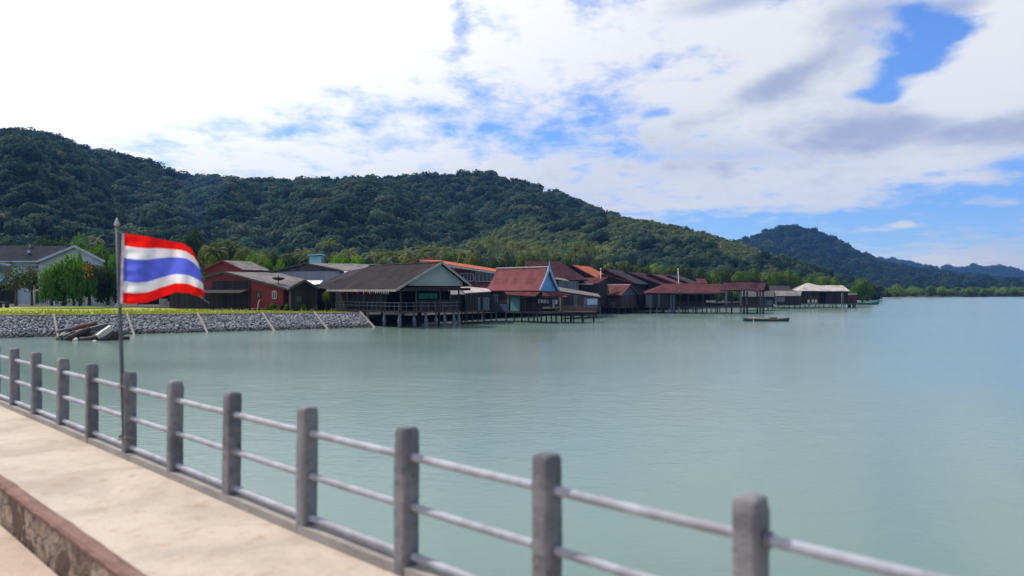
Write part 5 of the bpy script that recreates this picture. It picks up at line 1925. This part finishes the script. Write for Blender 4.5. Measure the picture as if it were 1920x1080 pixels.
mb = MB(); mb.slab([Vector((X(1357, 145.8), 145.6, 1.27)), Vector((X(1433, 145.8), 145.6, 1.27)), Vector((X(1433, 146), 150.6, 1.27)), Vector((X(1357, 146), 150.6, 1.27))], 0.2); mb.build('deck', M['w_brown'], b, shift=L)
mb = MB(); a = R0; c = R1
for k in range(12):
    p = a.lerp(c, (k + 0.5) / 12); mb.tube([p + UP * 0.1, p + UP * 0.38], [0.06, 0.015], 5)
mb.build('ridge_spikes', M['r_purple'], b, shift=L)

# ------------------------------------------------------------------ houses at the right end
b, pl = shed('thatched_hut', 'low hut with old thatch grey roof just right of the maroon pavilion', (P3(1386, 556, 166), P3(1452, 556, 168)), (P3(1392, 544.5, 172), P3(1452, 545, 174)), 0.9, M['r_greydark'], M['w_dark'], cat='hut', piles=(1440, 1448, 1453), px=1440)
panel(b, 'blue_board', M['w_blue'], pl, 1433, 1448, 563, 573, 0.05)
b, pl = shed('grey_ridge_house', 'dark grey ridge roof tucked behind the thatched hut', (P3(1440, 546, 196), P3(1484, 545.5, 197)), (P3(1443, 535.5, 203), P3(1480, 536, 204)), 0.9, M['r_black'], M['w_dark'], cat='house', decked=False, px=1462)
b, pl = shed('lilac_roof_house', 'low dark plank house with lilac grey sheet roof left of the beige roof', (P3(1455, 554.5, 184), P3(1501, 554.5, 186)), (P3(1452, 545, 190), P3(1504, 545, 192)), 0.95, M['r_grey'], M['w_dark'], cat='house', piles=(1460, 1470, 1480, 1490, 1500), px=1478)
panel(b, 'plank_panel', M['w_grey'], pl, 1457, 1471, 557, 566, 0.05)
for px in (1458, 1476):
    pass
R0 = P3(1534, 535, 199); R1 = hz(R0, 1580, 199)
E0 = P3(1534, 545.5, 194.5); E0.x = R0.x
h = gable_house('beige_roof_house', 'dark plank stilt house with wide beige sheet roof at the end of the row', R0, R1, E0, 1.0, M['r_beige'], M['w_dark'], None, px=1540, verge=M['p_white'])
b = h['b']; L = b.location; e = h['e']
mb = MB(); pk = P3(1514, 530, 199.5); l0 = P3(1496, 545, 195); l1 = P3(1486, 543, 199)
mb.slab([pk, R0, R0 + e, l0], 0.1); mb.slab([pk, l0, l1], 0.1); mb.slab([R0, pk, l1 + Vector((1, 5, 0)), R0 + Vector((0, 5, e.z))], 0.1)
mb.build('hip_roof', M['r_beige'], b, shift=L)
fp = Plane(Vector((0, 195.2, 0)), Vector((1, 0, 0)))
panel(b, 'left_wall', M['w_dark'], fp, 1501, 1536, 546, 570, 0.0, 5)
mb = MB(); mb.slab([fp.at(1500, 1.0) + Vector((0, -1.6, 0)), fp.at(1592, 1.0) + Vector((0, -1.6, 0)), fp.at(1592, 1.0) + Vector((0, 4, 0)), fp.at(1500, 1.0) + Vector((0, 4, 0))], 0.2); mb.build('deck', M['r_grey'], b, shift=L)
fq = Plane(Vector((0, 193.9, 0)), Vector((1, 0, 0)))
for px in (1504, 1513, 1521, 1530, 1539, 1547, 1556, 1565, 1573, 1582, 1590):
    p = fq.at(px); pile(b, p.x, p.y + rng.random() * 2, 0.85, 0.10, M['pile_dark'])
for px in (1578, 1580.5):
    p = fq.at(px); mb = MB(); mb.tube([(p.x, p.y, -0.8), (p.x, p.y, Z(549, 194))], 0.075 if px < 1579 else 0.06, 8); mb.build('column', M['p_fascia'], b, shift=L)
panel(b, 'door_opening', M['w_brown'], fp, 1520, 1532, 556, 569, 0.05)
b, pl = shed('end_shed', 'tiny shed with tin roof and reddish wall at the tip of the jetty', (P3(1584, 553.5, 200), P3(1608, 552.5, 201)), (P3(1583, 550, 204), P3(1606, 549.5, 205)), 1.1, M['r_greydark'], M['w_brown'], piles=(), px=1597)
panel(b, 'red_board', M['p_red'], pl, 1592, 1605, 554.5, 559, 0.05)
for px in (1593, 1602):
    mb = MB(); mb.tube([(X(px, 199.5), 199.7, -0.7), (X(px, 199.5), 199.7, 1.05)], 0.42, 12); mb.build('barrel_pier', M['w_blue'] if px > 1600 else M['pile_dark'], b, shift=b.location)
for k, px in enumerate((1519, 1527, 1533)):
    p = fq.at(px); b = empty('chair', Vector((p.x, p.y + 0.8, 1.0))); tag(b, 'pale chair on the deck before the dark beige roofed house', 'chair', 'chairs on the end deck', px=px)
    mb = MB(); mb.box(-0.25, 0.25, -0.25, 0.25, 0.42, 0.48); mb.build('seat', M['p_cream'], b)
    mb = MB(); mb.box(-0.25, 0.25, 0.22, 0.27, 0.483, 1.0); mb.build('backrest', M['p_cream'], b)
    for sx in (-0.21, 0.21):
        for sy in (-0.21, 0.21):
            mb = MB(); mb.box(sx - 0.03, sx + 0.03, sy - 0.03, sy + 0.03, 0.0, 0.417); mb.build('leg', M['p_cream'], b)


# ------------------------------------------------------------------ boats
def hull(length, beam, depth, sheer, n=14, bow=0.5, stern=0.2):
    """open boat shell along x, keel at z = 0"""
    mb = MB(); rows = []
    for i in range(n + 1):
        t = i / n; x = (t - 0.5) * length
        w = beam / 2 * max(0.04, math.sin(math.pi * min(1, max(0, 0.08 + 0.86 * t))) ** 0.55)
        up = sheer * (abs(2 * t - 1) ** 3) * (1.0 if t > 0.5 else 0.65)
        rk = bow * max(0, t - 0.75) * 4 * 0.4
        rows.append([(x + rk * k / 3.0, sgn * w * f, z * depth + up * (0.25 + 0.75 * z)) for sgn, f, z, k in
                     ((-1, 1.0, 1.0, 3), (-1, 0.92, 0.55, 2), (-1, 0.6, 0.12, 1), (1, 0.6, 0.12, 1), (1, 0.92, 0.55, 2), (1, 1.0, 1.0, 3))])
    for a, b in zip(rows, rows[1:]):
        for k in range(5):
            mb.poly([a[k], b[k], b[k + 1], a[k + 1]])
    mb.poly(rows[0]); mb.poly(list(reversed(rows[-1])))
    gun = [(r[0], r[5]) for r in rows]
    return mb, gun


def build_flat_boat():
    Y = 109.5; x = X(1435.5, Y)
    b = empty('moored_boat', Vector((x, Y, -0.12))); tag(b, 'flat teal boat covered with pinkish boards moored in open water', 'boat', px=1435)
    mb, gun = hull(6.35, 1.5, 0.42, 0.20, bow=0.25); mb.build('hull', M['hull_teal'], b, fix=False)
    mb = MB()
    for k in range(1, 13):
        l0, r0 = gun[k]; l1, r1 = gun[k + 1]
        z = 0.46 + 0.10 * math.sin(k * 0.55)
        mb.slab([(l0[0], l0[1] * 0.96, z - 0.03), (l1[0] - 0.04, l1[1] * 0.96, z - 0.03 + rng.normal(0, 0.02)), (r1[0] - 0.04, r1[1] * 0.96, z + 0.05), (r0[0], r0[1] * 0.96, z + 0.05)], 0.05)
    mb.build('deck_boards', M['boat_cover'], b)
    for sgn, idx in ((-1, 0), (1, 1)):
        mb = MB(); pts = [Vector(g[idx]) + Vector((0, 0, 0.02)) for g in gun]; mb.tube(pts, 0.04, 6); mb.build('gunwale', M['boat_cover'], b)
    mb = MB(); mb.box(0.6, 1.5, -0.35, 0.45, 0.52, 0.66); mb.build('hatch', M['timber_red'], b)
    mb = MB(); mb.box(-2.05, -1.93, -0.80, -0.70, 0.15, 0.36); mb.build('fender', M['p_cream'], b)
    b.rotation_euler = (0, R(0.6), R(4))


build_flat_boat()


def build_green_boat():
    Y = 241.0; b = empty('green_boat', Vector((X(1622, Y), Y, -0.25))); tag(b, 'bright green wooden boat with raised bow by the end jetty', 'boat', px=1622)
    mb, gun = hull(7.6, 1.9, 0.85, 0.75, bow=0.8); mb.build('hull', M['hull_green'], b, fix=False)
    for idx in (0, 1):
        mb = MB(); mb.tube([Vector(g[idx]) for g in gun], 0.06, 6); mb.build('gunwale', M['p_teal'], b)
    mb = MB(); mb.slab([(l[0], l[1] * 0.9, 0.55) for l, r in gun[1:-1]] + [(r[0], r[1] * 0.9, 0.55) for l, r in reversed(gun[1:-1])], 0.05); mb.build('deck_boards', M['boat_cover'], b)
    mb = MB(); mb.tube([(-1.0, 0, 0.55), (-1.0, 0, 2.3)], 0.12, 8); mb.build('engine_post', M['p_iron'], b)
    mb = MB(); mb.tube([(1.8, 0.3, 0.55), (1.8, 0.3, 2.1)], 0.06, 8); mb.build('stanchion', M['p_teal'], b)
    b.rotation_euler = (0, 0, R(-8))


build_green_boat()


def build_far_boat():
    Y = 560.0; b = empty('fishing_boat', Vector((X(1871, Y), Y, -0.3))); tag(b, 'small dark fishing boat with canopy far out at the right edge', 'boat', px=1871)
    mb, gun = hull(11, 2.6, 1.0, 0.8, bow=0.7); mb.build('hull', M['timber_dark'], b, fix=False)
    mb = MB(); mb.slab([(-3.4, -1.2, 2.5), (2.4, -1.2, 2.55), (2.4, 1.2, 2.55), (-3.4, 1.2, 2.5)], 0.15); mb.build('canopy', M['w_grey'], b)
    for x_ in (-3.2, -0.5, 2.2):
        for y_ in (-1.1, 1.1):
            mb = MB(); mb.tube([(x_, y_, 0.6), (x_, y_, 2.4)], 0.06, 6); mb.build('stanchion', M['p_iron'], b)
    mb = MB(); mb.box(-2.8, -0.8, -0.8, 0.8, 0.7, 2.1); mb.build('cabin', M['w_grey'], b)


build_far_boat()
mb, gun = hull(5.5, 1.5, 0.9, 0.4)
o_ = mb.build('beached_boat', M['flag_white'], None, fix=False); o_.location = (X(1671, 505), 512, 0.6); tag(o_, 'white boat pulled up on the far muddy beach', 'boat', px=1671)


# ------------------------------------------------------------------ driftwood heap by the stones
def build_driftwood():
    Y = 68.5
    def log(p, q, w, h, m, lab, taper=0.85, name='driftwood_beam', round_=False):
        p = P3(*p); q = P3(*q); w *= 1.3; h *= 1.35
        mb = MB()
        if round_:
            n = 6; pts = [p.lerp(q, k / n) + Vector((rng.normal(0, 0.02), rng.normal(0, 0.02), rng.normal(0, 0.02))) for k in range(n + 1)]
            mb.tube(pts, [w / 2 * (1 - (1 - taper) * k / n) * rng.uniform(0.93, 1.07) for k in range(n + 1)], 9)
        else:
            mid = p.lerp(q, 0.5) + UP * 0.03
            mb.bar(p, mid, w, h); mb.bar(mid, q, w * 0.98, h * taper)
        o = mb.build(name, M[m], None, smooth=round_)
        tag(o, lab, 'driftwood', 'driftwood heaped by the stone embankment', px=960 + F * p.x / p.y)
    log((112, 634, 67.6), (200, 610.5, 70.5), 0.36, 0.34, 'timber_grey', 'longest grey beam lying aslant over the driftwood heap', 0.9)
    log((108, 622, 69.6), (140, 615.5, 70.8), 0.30, 0.16, 'timber_grey', 'grey bleached board sticking out at the left end of the driftwood', 0.9)
    log((128, 619, 70.6), (182, 607, 71.8), 0.45, 0.42, 'timber_red', 'reddish rotten timber at the back of the driftwood heap', 0.9, 'driftwood_log', True)
    log((184, 632, 67.2), (209, 614, 67.9), 0.50, 0.34, 'timber_pale', 'white sunlit plank standing steeply in the driftwood heap', 0.95)
    log((120, 640, 67.3), (176, 626, 68.8), 0.55, 0.5, 'timber_dark', 'dark wet log along the waterline of the driftwood heap', 0.8, 'driftwood_log', True)
    log((150, 640.5, 67.2), (224, 630, 68.4), 0.62, 0.5, 'timber_dark', 'thick black log under the white plank of the driftwood heap', 0.8, 'driftwood_log', True)
    log((170, 640, 67.6), (206, 622, 69.0), 0.5, 0.45, 'timber_dark', 'black stump leaning in the middle of the driftwood heap', 0.8, 'driftwood_log', True)
    log((206, 638, 67.3), (228, 622, 68.6), 0.26, 0.2, 'timber_red', 'short brownish board at the right end of the driftwood', 0.9)
    log((128, 636, 66.9), (168, 617, 68.4), 0.5, 0.45, 'timber_dark', 'dark slanting log under the longest grey beam of the driftwood', 0.8, 'driftwood_log', True)
    log((190, 640, 66.9), (226, 621, 68.2), 0.46, 0.4, 'timber_dark', 'dark slanting log right of the white plank in the driftwood', 0.8, 'driftwood_log', True)
    log((208, 639, 67.8), (242, 634, 68.6), 0.5, 0.4, 'timber_dark', 'dark log end poking out right behind the flag pole', 0.6, 'driftwood_log', True)
    log((216, 630, 69.0), (236, 622, 70.2), 0.5, 0.4, 'timber_grey', 'grey broken timber behind the flag pole on the driftwood', 0.7, 'driftwood_log', True)
    log((110, 637, 68.0), (122, 627, 68.7), 0.42, 0.3, 'timber_brown', 'yellowish cut log end at the left tip of the driftwood', 0.9, 'driftwood_log', True)
    for k in range(9):
        x0 = 122 + k * 12 + rng.uniform(-5, 5); y0 = rng.uniform(630, 640)
        log((x0, y0, 67.4), (x0 + rng.uniform(-22, 34), y0 - rng.uniform(7, 20), 68.4), rng.uniform(0.10, 0.2), 0.15, 'timber_dark' if k % 3 else 'timber_grey', 'thin broken branch sticking out of the driftwood heap', 0.5, 'driftwood_branch', True)
    log((139, 641, 66.6), (143.5, 637, 66.9), 0.28, 0.2, 'timber_pale', 'white round log end low at the water before the driftwood', 0.9, 'driftwood_log', True)
    log((172, 643, 66.4), (180, 641, 66.6), 0.26, 0.2, 'timber_pale', 'small pale log end touching the water in front of the driftwood', 0.9, 'driftwood_log', True)


build_driftwood()


# ------------------------------------------------------------------ people under the carport
def person(px, py, Y, label, top, bottom, face=0.0):
    zg = lawn_z(X(px, Y), Y)
    root = empty('person', Vector((X(px, Y), Y, zg)), face); tag(root, label, 'person', px=px)
    J = [(0, 0, 0.92, .15), (0, 0, 1.12, .125), (0, 0, 1.34, .155), (0, 0.01, 1.45, .055), (0, 0, 1.52, .075), (0, -0.01, 1.60, .10), (0, 0, 1.68, .07)]
    E_ = [(0, 1), (1, 2), (2, 3), (3, 4), (4, 5), (5, 6)]
    for s in (-1, 1):
        k = len(J)
        J += [(s * .09, 0, .86, .105), (s * .10, -0.02, .48, .065), (s * .10, 0.02, .09, .042), (s * .11, -0.13, .035, .035)]
        E_ += [(0, k), (k, k + 1), (k + 1, k + 2), (k + 2, k + 3)]
        k = len(J)
        J += [(s * .19, 0, 1.38, .06), (s * .25, 0.01, 1.10, .043), (s * .24, -0.08, .86, .03), (s * .24, -0.11, .78, .035)]
        E_ += [(2, k), (k, k + 1), (k + 1, k + 2), (k + 2, k + 3)]
        h0 = k + 3
        for dx, dy, dz in ((-.03, -.02, -.09), (-.01, -.03, -.105), (.01, -.03, -.1), (.03, -.02, -.08), (-.05 * s, -.04, -.03)):
            j = len(J); J.append((s * .24 + dx, -0.11 + dy, .78 + dz, .009)); E_.append((h0, j))
    me = bpy.data.meshes.new('person'); me.from_pydata([j[:3] for j in J], E_, []); me.materials.append(M['skin'])
    body = bpy.data.objects.new('body', me); COL.objects.link(body); body.parent = root
    md = body.modifiers.new('skin', 'SKIN')
    sv = me.skin_vertices[0].data
    for k, j in enumerate(J):
        sv[k].radius = (j[3], j[3])
    sv[0].use_root = True
    body.modifiers.new('sub', 'SUBSURF').render_levels = 1
    mb = MB(); mb.tube([(0, 0, .86), (0, 0, 1.0), (0, 0, 1.15), (0, 0, 1.36), (0, 0, 1.45)], [.19, .185, .165, .20, .085], 12); mb.build('shirt', M[top], root, smooth=True)
    for s in (-1, 1):
        mb = MB(); mb.tube([(s * .17, 0, 1.40), (s * .225, 0, 1.22)], [.085, .075], 8); mb.build('sleeve', M[top], root, smooth=True)
        mb = MB(); mb.tube([(s * .085, 0, .90), (s * .10, -0.015, .50), (s * .10, 0.015, .12)], [.125, .09, .075], 10); mb.build('trouser_leg', M[bottom], root, smooth=True)
    bm = bmesh.new(); bmesh.ops.create_icosphere(bm, subdivisions=2, radius=0.118)
    for v in bm.verts:
        v.co.y += 0.025
        if v.co.z < -0.02:
            v.co.y = max(v.co.y, 0.03); v.co.z *= 1.5
    m_ = bpy.data.meshes.new('hair'); bm.to_mesh(m_); bm.free(); m_.materials.append(M['hair'])
    o = bpy.data.objects.new('hair', m_); o.location = (0, 0, 1.64); COL.objects.link(o); o.parent = root


person(341.5, 573, 114, 'standing person in a pink top under the flag before the dark house', 'cloth_pink', 'cloth_lilac', 0.4)
person(347.5, 573, 114.5, 'standing person in pale lilac clothes right beside the pink one', 'cloth_lilac', 'cloth_lilac', -0.5)

mb = MB(); p = P3(363, 574, 113); mb.tube([(p.x, p.y, 1.9), (p.x, p.y, Z(553, 113))], 0.10, 8)
tag(mb.build('white_post', M['p_cream'], None), 'short white post on the lawn edge under the flag corner', 'post', px=363)
mb = MB(); p = P3(134, 574, 114); mb.tube([(p.x, p.y, 1.9), P3(138, 487, 114)], [0.09, 0.07], 8)
tag(mb.build('lamp_post', M['p_cream'], None), 'thin pale post before the bushes of the white house', 'post', px=136)
mb = MB(); p = P3(587, 580, 103); mb.tube([(p.x, p.y, 1.8), P3(589, 561, 103)], [0.05, 0.04], 6)
tag(mb.build('stake', M['p_cream'], None), 'thin pale stake in the grass left of the leafy sapling', 'stake', px=588)
mb = MB(); p = P3(483, 577, 102); mb.tube([(p.x, p.y, 1.8), P3(484, 569, 102), P3(486.5, 563, 102), P3(489, 562, 102)], [0.06, 0.06, 0.05, 0.02], 6)
tag(mb.build('garden_tap', M['p_cream'], None), 'small pale standpipe in front of the red wall', 'standpipe', px=484)


def potted(px, py, Y, label, s=1.0, kind='bright'):
    z = lawn_z(X(px, Y), Y)
    b = empty('potted_plant', Vector((X(px, Y), Y, z))); tag(b, label, 'plant', px=px)
    mb = MB(); mb.tube([(0, 0, -0.02), (0, 0, 0.42), (0, 0, 0.45)], [0.22, 0.32, 0.35], 10); mb.build('pot', M['clay'], b)
    c = bpy.data.objects.new('foliage', CROWN[kind][0]); COL.objects.link(c); c.parent = b; c.location = (0, 0, 0.42); c.scale = (0.75 * s, 0.75 * s, 0.9 * s)


potted(336, 570, 113.5, 'round green potted plant left of the pink clothed person', 0.95)
potted(398, 573, 110, 'low yellow green potted plant below the flag tip', 1.0, 'yellow')
mb = MB()
for px in (307, 319):
    x = X(px, 115); mb.box(x - 0.5, x + 0.4, 114.6, 115.4, 1.95, 3.0 if px < 310 else 2.6)
mb.box(X(307, 115), X(319, 115), 114.7, 115.3, 1.96, 2.3)
tag(mb.build('stone_planter', M['rib'], None), 'grey concrete planter blocks under the lower edge of the flag', 'planter', px=312)


def build_carport():
    b = empty('carport', Vector((X(300, 122), 122, 2.0))); tag(b, 'dark open carport behind the flag between white and red houses', 'carport', px=300)
    L = b.location
    a = P3(212, 541, 119); c = P3(385, 541, 119)
    mb = MB(); mb.slab([a, c, c + Vector((0, 8, 0.8)), a + Vector((0, 8, 0.8))], 0.14); mb.build('roof', M['r_greydark'], b, shift=L)
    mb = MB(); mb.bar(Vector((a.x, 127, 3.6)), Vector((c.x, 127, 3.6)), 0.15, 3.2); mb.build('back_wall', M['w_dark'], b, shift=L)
    for px in (214, 258, 300, 333, 383):
        mb = MB(); x = X(px, 119.3); mb.bar((x, 119.3, 1.98), (x, 119.3, 4.4), 0.12, 0.12); mb.build('post', M['w_grey'], b, shift=L)


build_carport()

# shrubs along the red wall and a leafy sapling
for px, w, top, kd, Y in ((500, 9, 572, 'yellow', 101), (513, 14, 569, 'bright', 101.5), (528, 10, 571, 'dark', 101), (540, 12, 570, 'bright', 101), (555, 9, 573, 'yellow', 100), (570, 14, 571, 'bright', 99.5), (592, 12, 573, 'yellow', 99), (452, 8, 574, 'dark', 103)):
    z = lawn_z(X(px, Y), Y)
    b = empty('shrub', Vector((X(px, Y), Y, z))); tag(b, 'low garden shrub along the foot of the red and dark walls', 'shrub', 'shrubs along the red wall', px=px)
    c = bpy.data.objects.new('foliage', CROWN[kd][px % 3]); COL.objects.link(c); c.parent = b; r_ = w / F * Y / 2
    c.scale = (r_, r_, max(0.3, Z(top, Y) - z)); c.location = (0, 0, 0)
    mb = MB(); mb.tube([(0, 0, 0), (0.02, 0, 0.25)], [0.04, 0.02], 5); mb.build('stem', M['bark'], b)

tree(611, 547, 22, 101, 'yellow', 1.78, 'leafy yellow green sapling at the left end of the brown stilt house', 0.35, 'sapling', 'sapling')

# ------------------------------------------------------------------ trees round the village
for px, top, w, Y, kd, lab in (
        (30, 494, 66, 110, 'airy', 'thin airy tree beside the table bench before the white house'),
        (60, 499, 60, 112, 'airy', 'thin airy tree at the left gate post of the white house'),
        (120, 480, 80, 111, 'bright', 'bushy bright green tree hiding the middle of the white gable'),
        (97, 508, 48, 110, 'bright', 'lower bright green bush tree right of the white gate'),
        (150, 496, 56, 110.5, 'bright', 'bright green tree between the bushy one and the orange blossom'),
        (151, 468, 17, 121, 'bright', 'slim tree with a small round top against the blue white gable'),
        (138, 516, 56, 112.5, 'forest', 'dull low bush tree under the bright one by the white house'),
        (168, 492, 56, 113, 'forest', 'dull green tree with orange blossom right of the white gable'),
        (202, 500, 50, 116, 'dark', 'dark tree just left of the flag pole')):
    t = tree(px, top, w, Y, kd, 2.1, lab, {'dark': 0.06, 'bright': 0.08}.get(kd, 0.34))
    if 'orange' in lab:
        mb = MB()
        for k in range(20):
            if k < 12:
                q = P3(rng.normal(164, 5), rng.normal(504, 4), Y - 1.9)
            else:
                q = P3(rng.normal(172, 6), rng.normal(518, 2.5), Y - 1.9)
            a = Vector(rng.normal(0, 0.075, 3)); c = Vector(rng.normal(0, 0.075, 3))
            mb.poly([q - a, q - c, q + a, q + c])
        mb.build('blossom', M['flower'], t, shift=t.location, fix=False)

LAND = [(230, 'behind the white house'), (400, 'behind the flag and carport'), (520, 'behind the red houses'), (640, 'behind the grey corrugated building'), (740, 'behind the left half of the brown stilt roof'), (815, 'behind the right half of the brown stilt roof'), (872, 'behind the pale green gable'),
        (935, 'behind the long orange roof'), (985, 'behind the left half of the maroon Thai roof'), (1030, 'behind the tip of the blue gable'), (1070, 'behind the dark maroon hipped roof'), (1135, 'behind the orange gable roof'), (1300, 'behind the dark row house roofs'), (1450, 'behind the pavilion'), (2000, 'behind the beige roofed end house')]


def where(px):
    for x, s in LAND:
        if px < x:
            return s


KIND_WORD = {'dark': 'dark green', 'bright': 'bright green', 'yellow': 'yellow green', 'forest': 'dull green', 'mangrove': 'fresh green', 'airy': 'airy'}
BACK = [(648, 486, 34, 142, 'bright'), (672, 484, 34, 141, 'bright'), (632, 489, 30, 140, 'bright'), (526, 486, 30, 138, 'bright'), (476, 488, 30, 134, 'bright'), (880, 478, 40, 158, 'yellow'), (980, 476, 36, 160, 'yellow'), (-20, 455, 70, 152, 'dark'), (18, 456, 62, 150, 'dark'), (52, 461, 50, 148, 'forest'), (92, 444, 66, 156, 'dark'), (122, 447, 46, 158, 'forest'), (150, 441, 50, 164, 'bright'), (178, 456, 44, 150, 'yellow'), (200, 462, 54, 146, 'bright'), (215, 478, 40, 140, 'bright'), (228, 452, 50, 165, 'dark'),
        (262, 450, 70, 160, 'dark'), (310, 452, 60, 158, 'forest'), (360, 433, 56, 165, 'dark'), (338, 462, 46, 150, 'bright'), (386, 462, 40, 152, 'yellow'), (408, 456, 44, 150, 'yellow'), (432, 452, 48, 168, 'forest'), (398, 480, 40, 140, 'yellow'),
        (450, 468, 44, 150, 'yellow'), (470, 474, 40, 146, 'bright'), (492, 478, 44, 140, 'yellow'), (515, 474, 48, 148, 'dark'), (508, 488, 40, 135, 'bright'), (536, 482, 40, 140, 'dark'), (547, 472, 40, 152, 'forest'),
        (568, 478, 44, 150, 'dark'), (604, 480, 46, 156, 'forest'), (628, 484, 44, 150, 'bright'), (645, 478, 44, 152, 'bright'), (668, 480, 42, 150, 'bright'), (690, 486, 44, 148, 'dark'), (712, 480, 44, 156, 'forest'), (738, 484, 46, 150, 'dark'), (764, 484, 44, 152, 'yellow'), (790, 480, 44, 158, 'forest'),
        (815, 484, 46, 160, 'dark'), (842, 478, 46, 170, 'forest'), (868, 484, 46, 162, 'yellow'), (896, 480, 46, 170, 'forest'), (922, 486, 46, 162, 'dark'), (950, 480, 46, 172, 'forest'), (978, 484, 46, 168, 'dark'), (1006, 480, 46, 175, 'forest'), (1034, 484, 46, 170, 'dark'), (1062, 482, 44, 180, 'forest'), (1090, 486, 46, 180, 'dark'), (1118, 488, 46, 182, 'forest'),
        (1146, 492, 46, 200, 'dark'), (1172, 490, 46, 205, 'forest'), (1200, 494, 46, 212, 'forest'), (1228, 496, 44, 215, 'bright'), (1256, 500, 44, 220, 'forest'), (1284, 498, 48, 222, 'forest'), (1312, 502, 46, 225, 'forest'),
        (1338, 508, 42, 228, 'mangrove'), (1362, 504, 44, 236, 'forest'), (1388, 508, 42, 232, 'mangrove'), (1412, 505, 44, 236, 'mangrove'), (1440, 510, 42, 232, 'mangrove'), (1466, 508, 42, 240, 'mangrove'), (1492, 513, 38, 238, 'mangrove'), (1518, 515, 38, 242, 'mangrove'), (1544, 518, 36, 245, 'mangrove'), (1566, 521, 32, 248, 'mangrove')]
for px, top, w, Y, kd in BACK:
    tree(px, top, w, Y, kd, 1.2 if px > 640 else 2.0, KIND_WORD[kd] + ' tree ' + where(px), 0.16)
tree(1617, 522, 54, 262, 'mangrove', 0.4, 'round bushy green tree on the shore behind the green boat', 0.06)
PALMS = [(182, 436, 150, 0.9), (428, 438, 160, 1.0), (446, 446, 165, 0.9), (560, 458, 150, 1.1), (577, 468, 148, 0.9), (541, 470, 150, 0.8), (621, 441, 158, 1.15), (690, 463, 165, 1), (716, 470, 168, 0.9), (737, 459, 165, 1.1), (756, 466, 168, 1), (775, 472, 165, 0.9)]
k = 0
for px in np.arange(795, 1132, 7.6):
    k += 1
    top = 452 + 9 * math.sin(px / 31.0) + rng.uniform(-8, 10) + (10 if px > 1050 else 0)
    PALMS.append((float(px) + rng.uniform(-4, 4), top, rng.uniform(170, 215), rng.uniform(0.85, 1.15)))
for px, top in ((402, 452), (468, 458), (486, 466), (505, 462), (523, 470), (596, 462), (610, 468), (640, 464), (656, 460), (672, 470), (703, 458), (726, 473), (748, 462), (766, 457), (785, 464)):
    PALMS.append((px, top, rng.uniform(150, 172), rng.uniform(0.85, 1.15)))
for px in (1140, 1156, 1171, 1184, 1205, 1232, 1262):
    PALMS.append((px, 487 + (px - 1140) * 0.08 + rng.uniform(-4, 6), rng.uniform(200, 225), rng.uniform(0.8, 1.0)))
for px, top, Y, s in PALMS:
    palm(px, top, Y, 1.5, 'coconut palm ' + where(px), s)

# ------------------------------------------------------------------ smoke and haze
def volume_mat(name, color, dens, aniso=0.0):
    m, g = new_mat(name)
    v = g.node('ShaderNodeVolumePrincipled')
    v.inputs['Color'].default_value = (*color, 1)
    v.inputs['Density'].default_value = dens
    v.inputs['Anisotropy'].default_value = aniso
    o = g.node('ShaderNodeOutputMaterial')
    g.l.new(v.outputs[0], o.inputs['Volume'])
    return m


sm = MB()
pts, rad = [], []
for k in range(11):
    t = k / 10
    p = P3(352 + 34 * t ** 1.4 + 4 * math.sin(4 * t), 440 - 118 * t, 210)
    pts.append(p); rad.append(1.2 + 5.5 * t ** 0.8 * (1 + 0.2 * math.sin(9 * t)))
sm.tube(pts, rad, 14)
tag(sm.build('smoke', volume_mat('smoke_wisp', (0.10, 0.32, 1.0), 0.004), None, smooth=True), 'thin bluish smoke rising from the trees behind the flag', 'smoke', kind='stuff')
hb = MB(); hb.box(-3400, 4200, -180, 3500, -4, 420)
ho = hb.build('haze', volume_mat('haze_air', (0.15, 0.38, 0.90), 1.4e-4), None)
tag(ho, 'thin blue haze over the hills', 'haze', kind='stuff')

# ------------------------------------------------------------------ tell apart things that would share a label
ORD = ['first', 'second', 'third', 'fourth', 'fifth', 'sixth', 'seventh', 'eighth', 'ninth', 'tenth', 'eleventh', 'twelfth', 'thirteenth', 'fourteenth', 'fifteenth', 'sixteenth', 'seventeenth', 'eighteenth', 'nineteenth', 'twentieth']
by = {}
for o, px in ALL_TAGS:
    by.setdefault(o['label'], []).append((px, o))
for lab, lst in by.items():
    if len(lst) > 1:
        lst.sort(key=lambda t: t[0])
        for i, (px, o) in enumerate(lst):
            o['label'] = ORD[i] + ' from the left, ' + lab
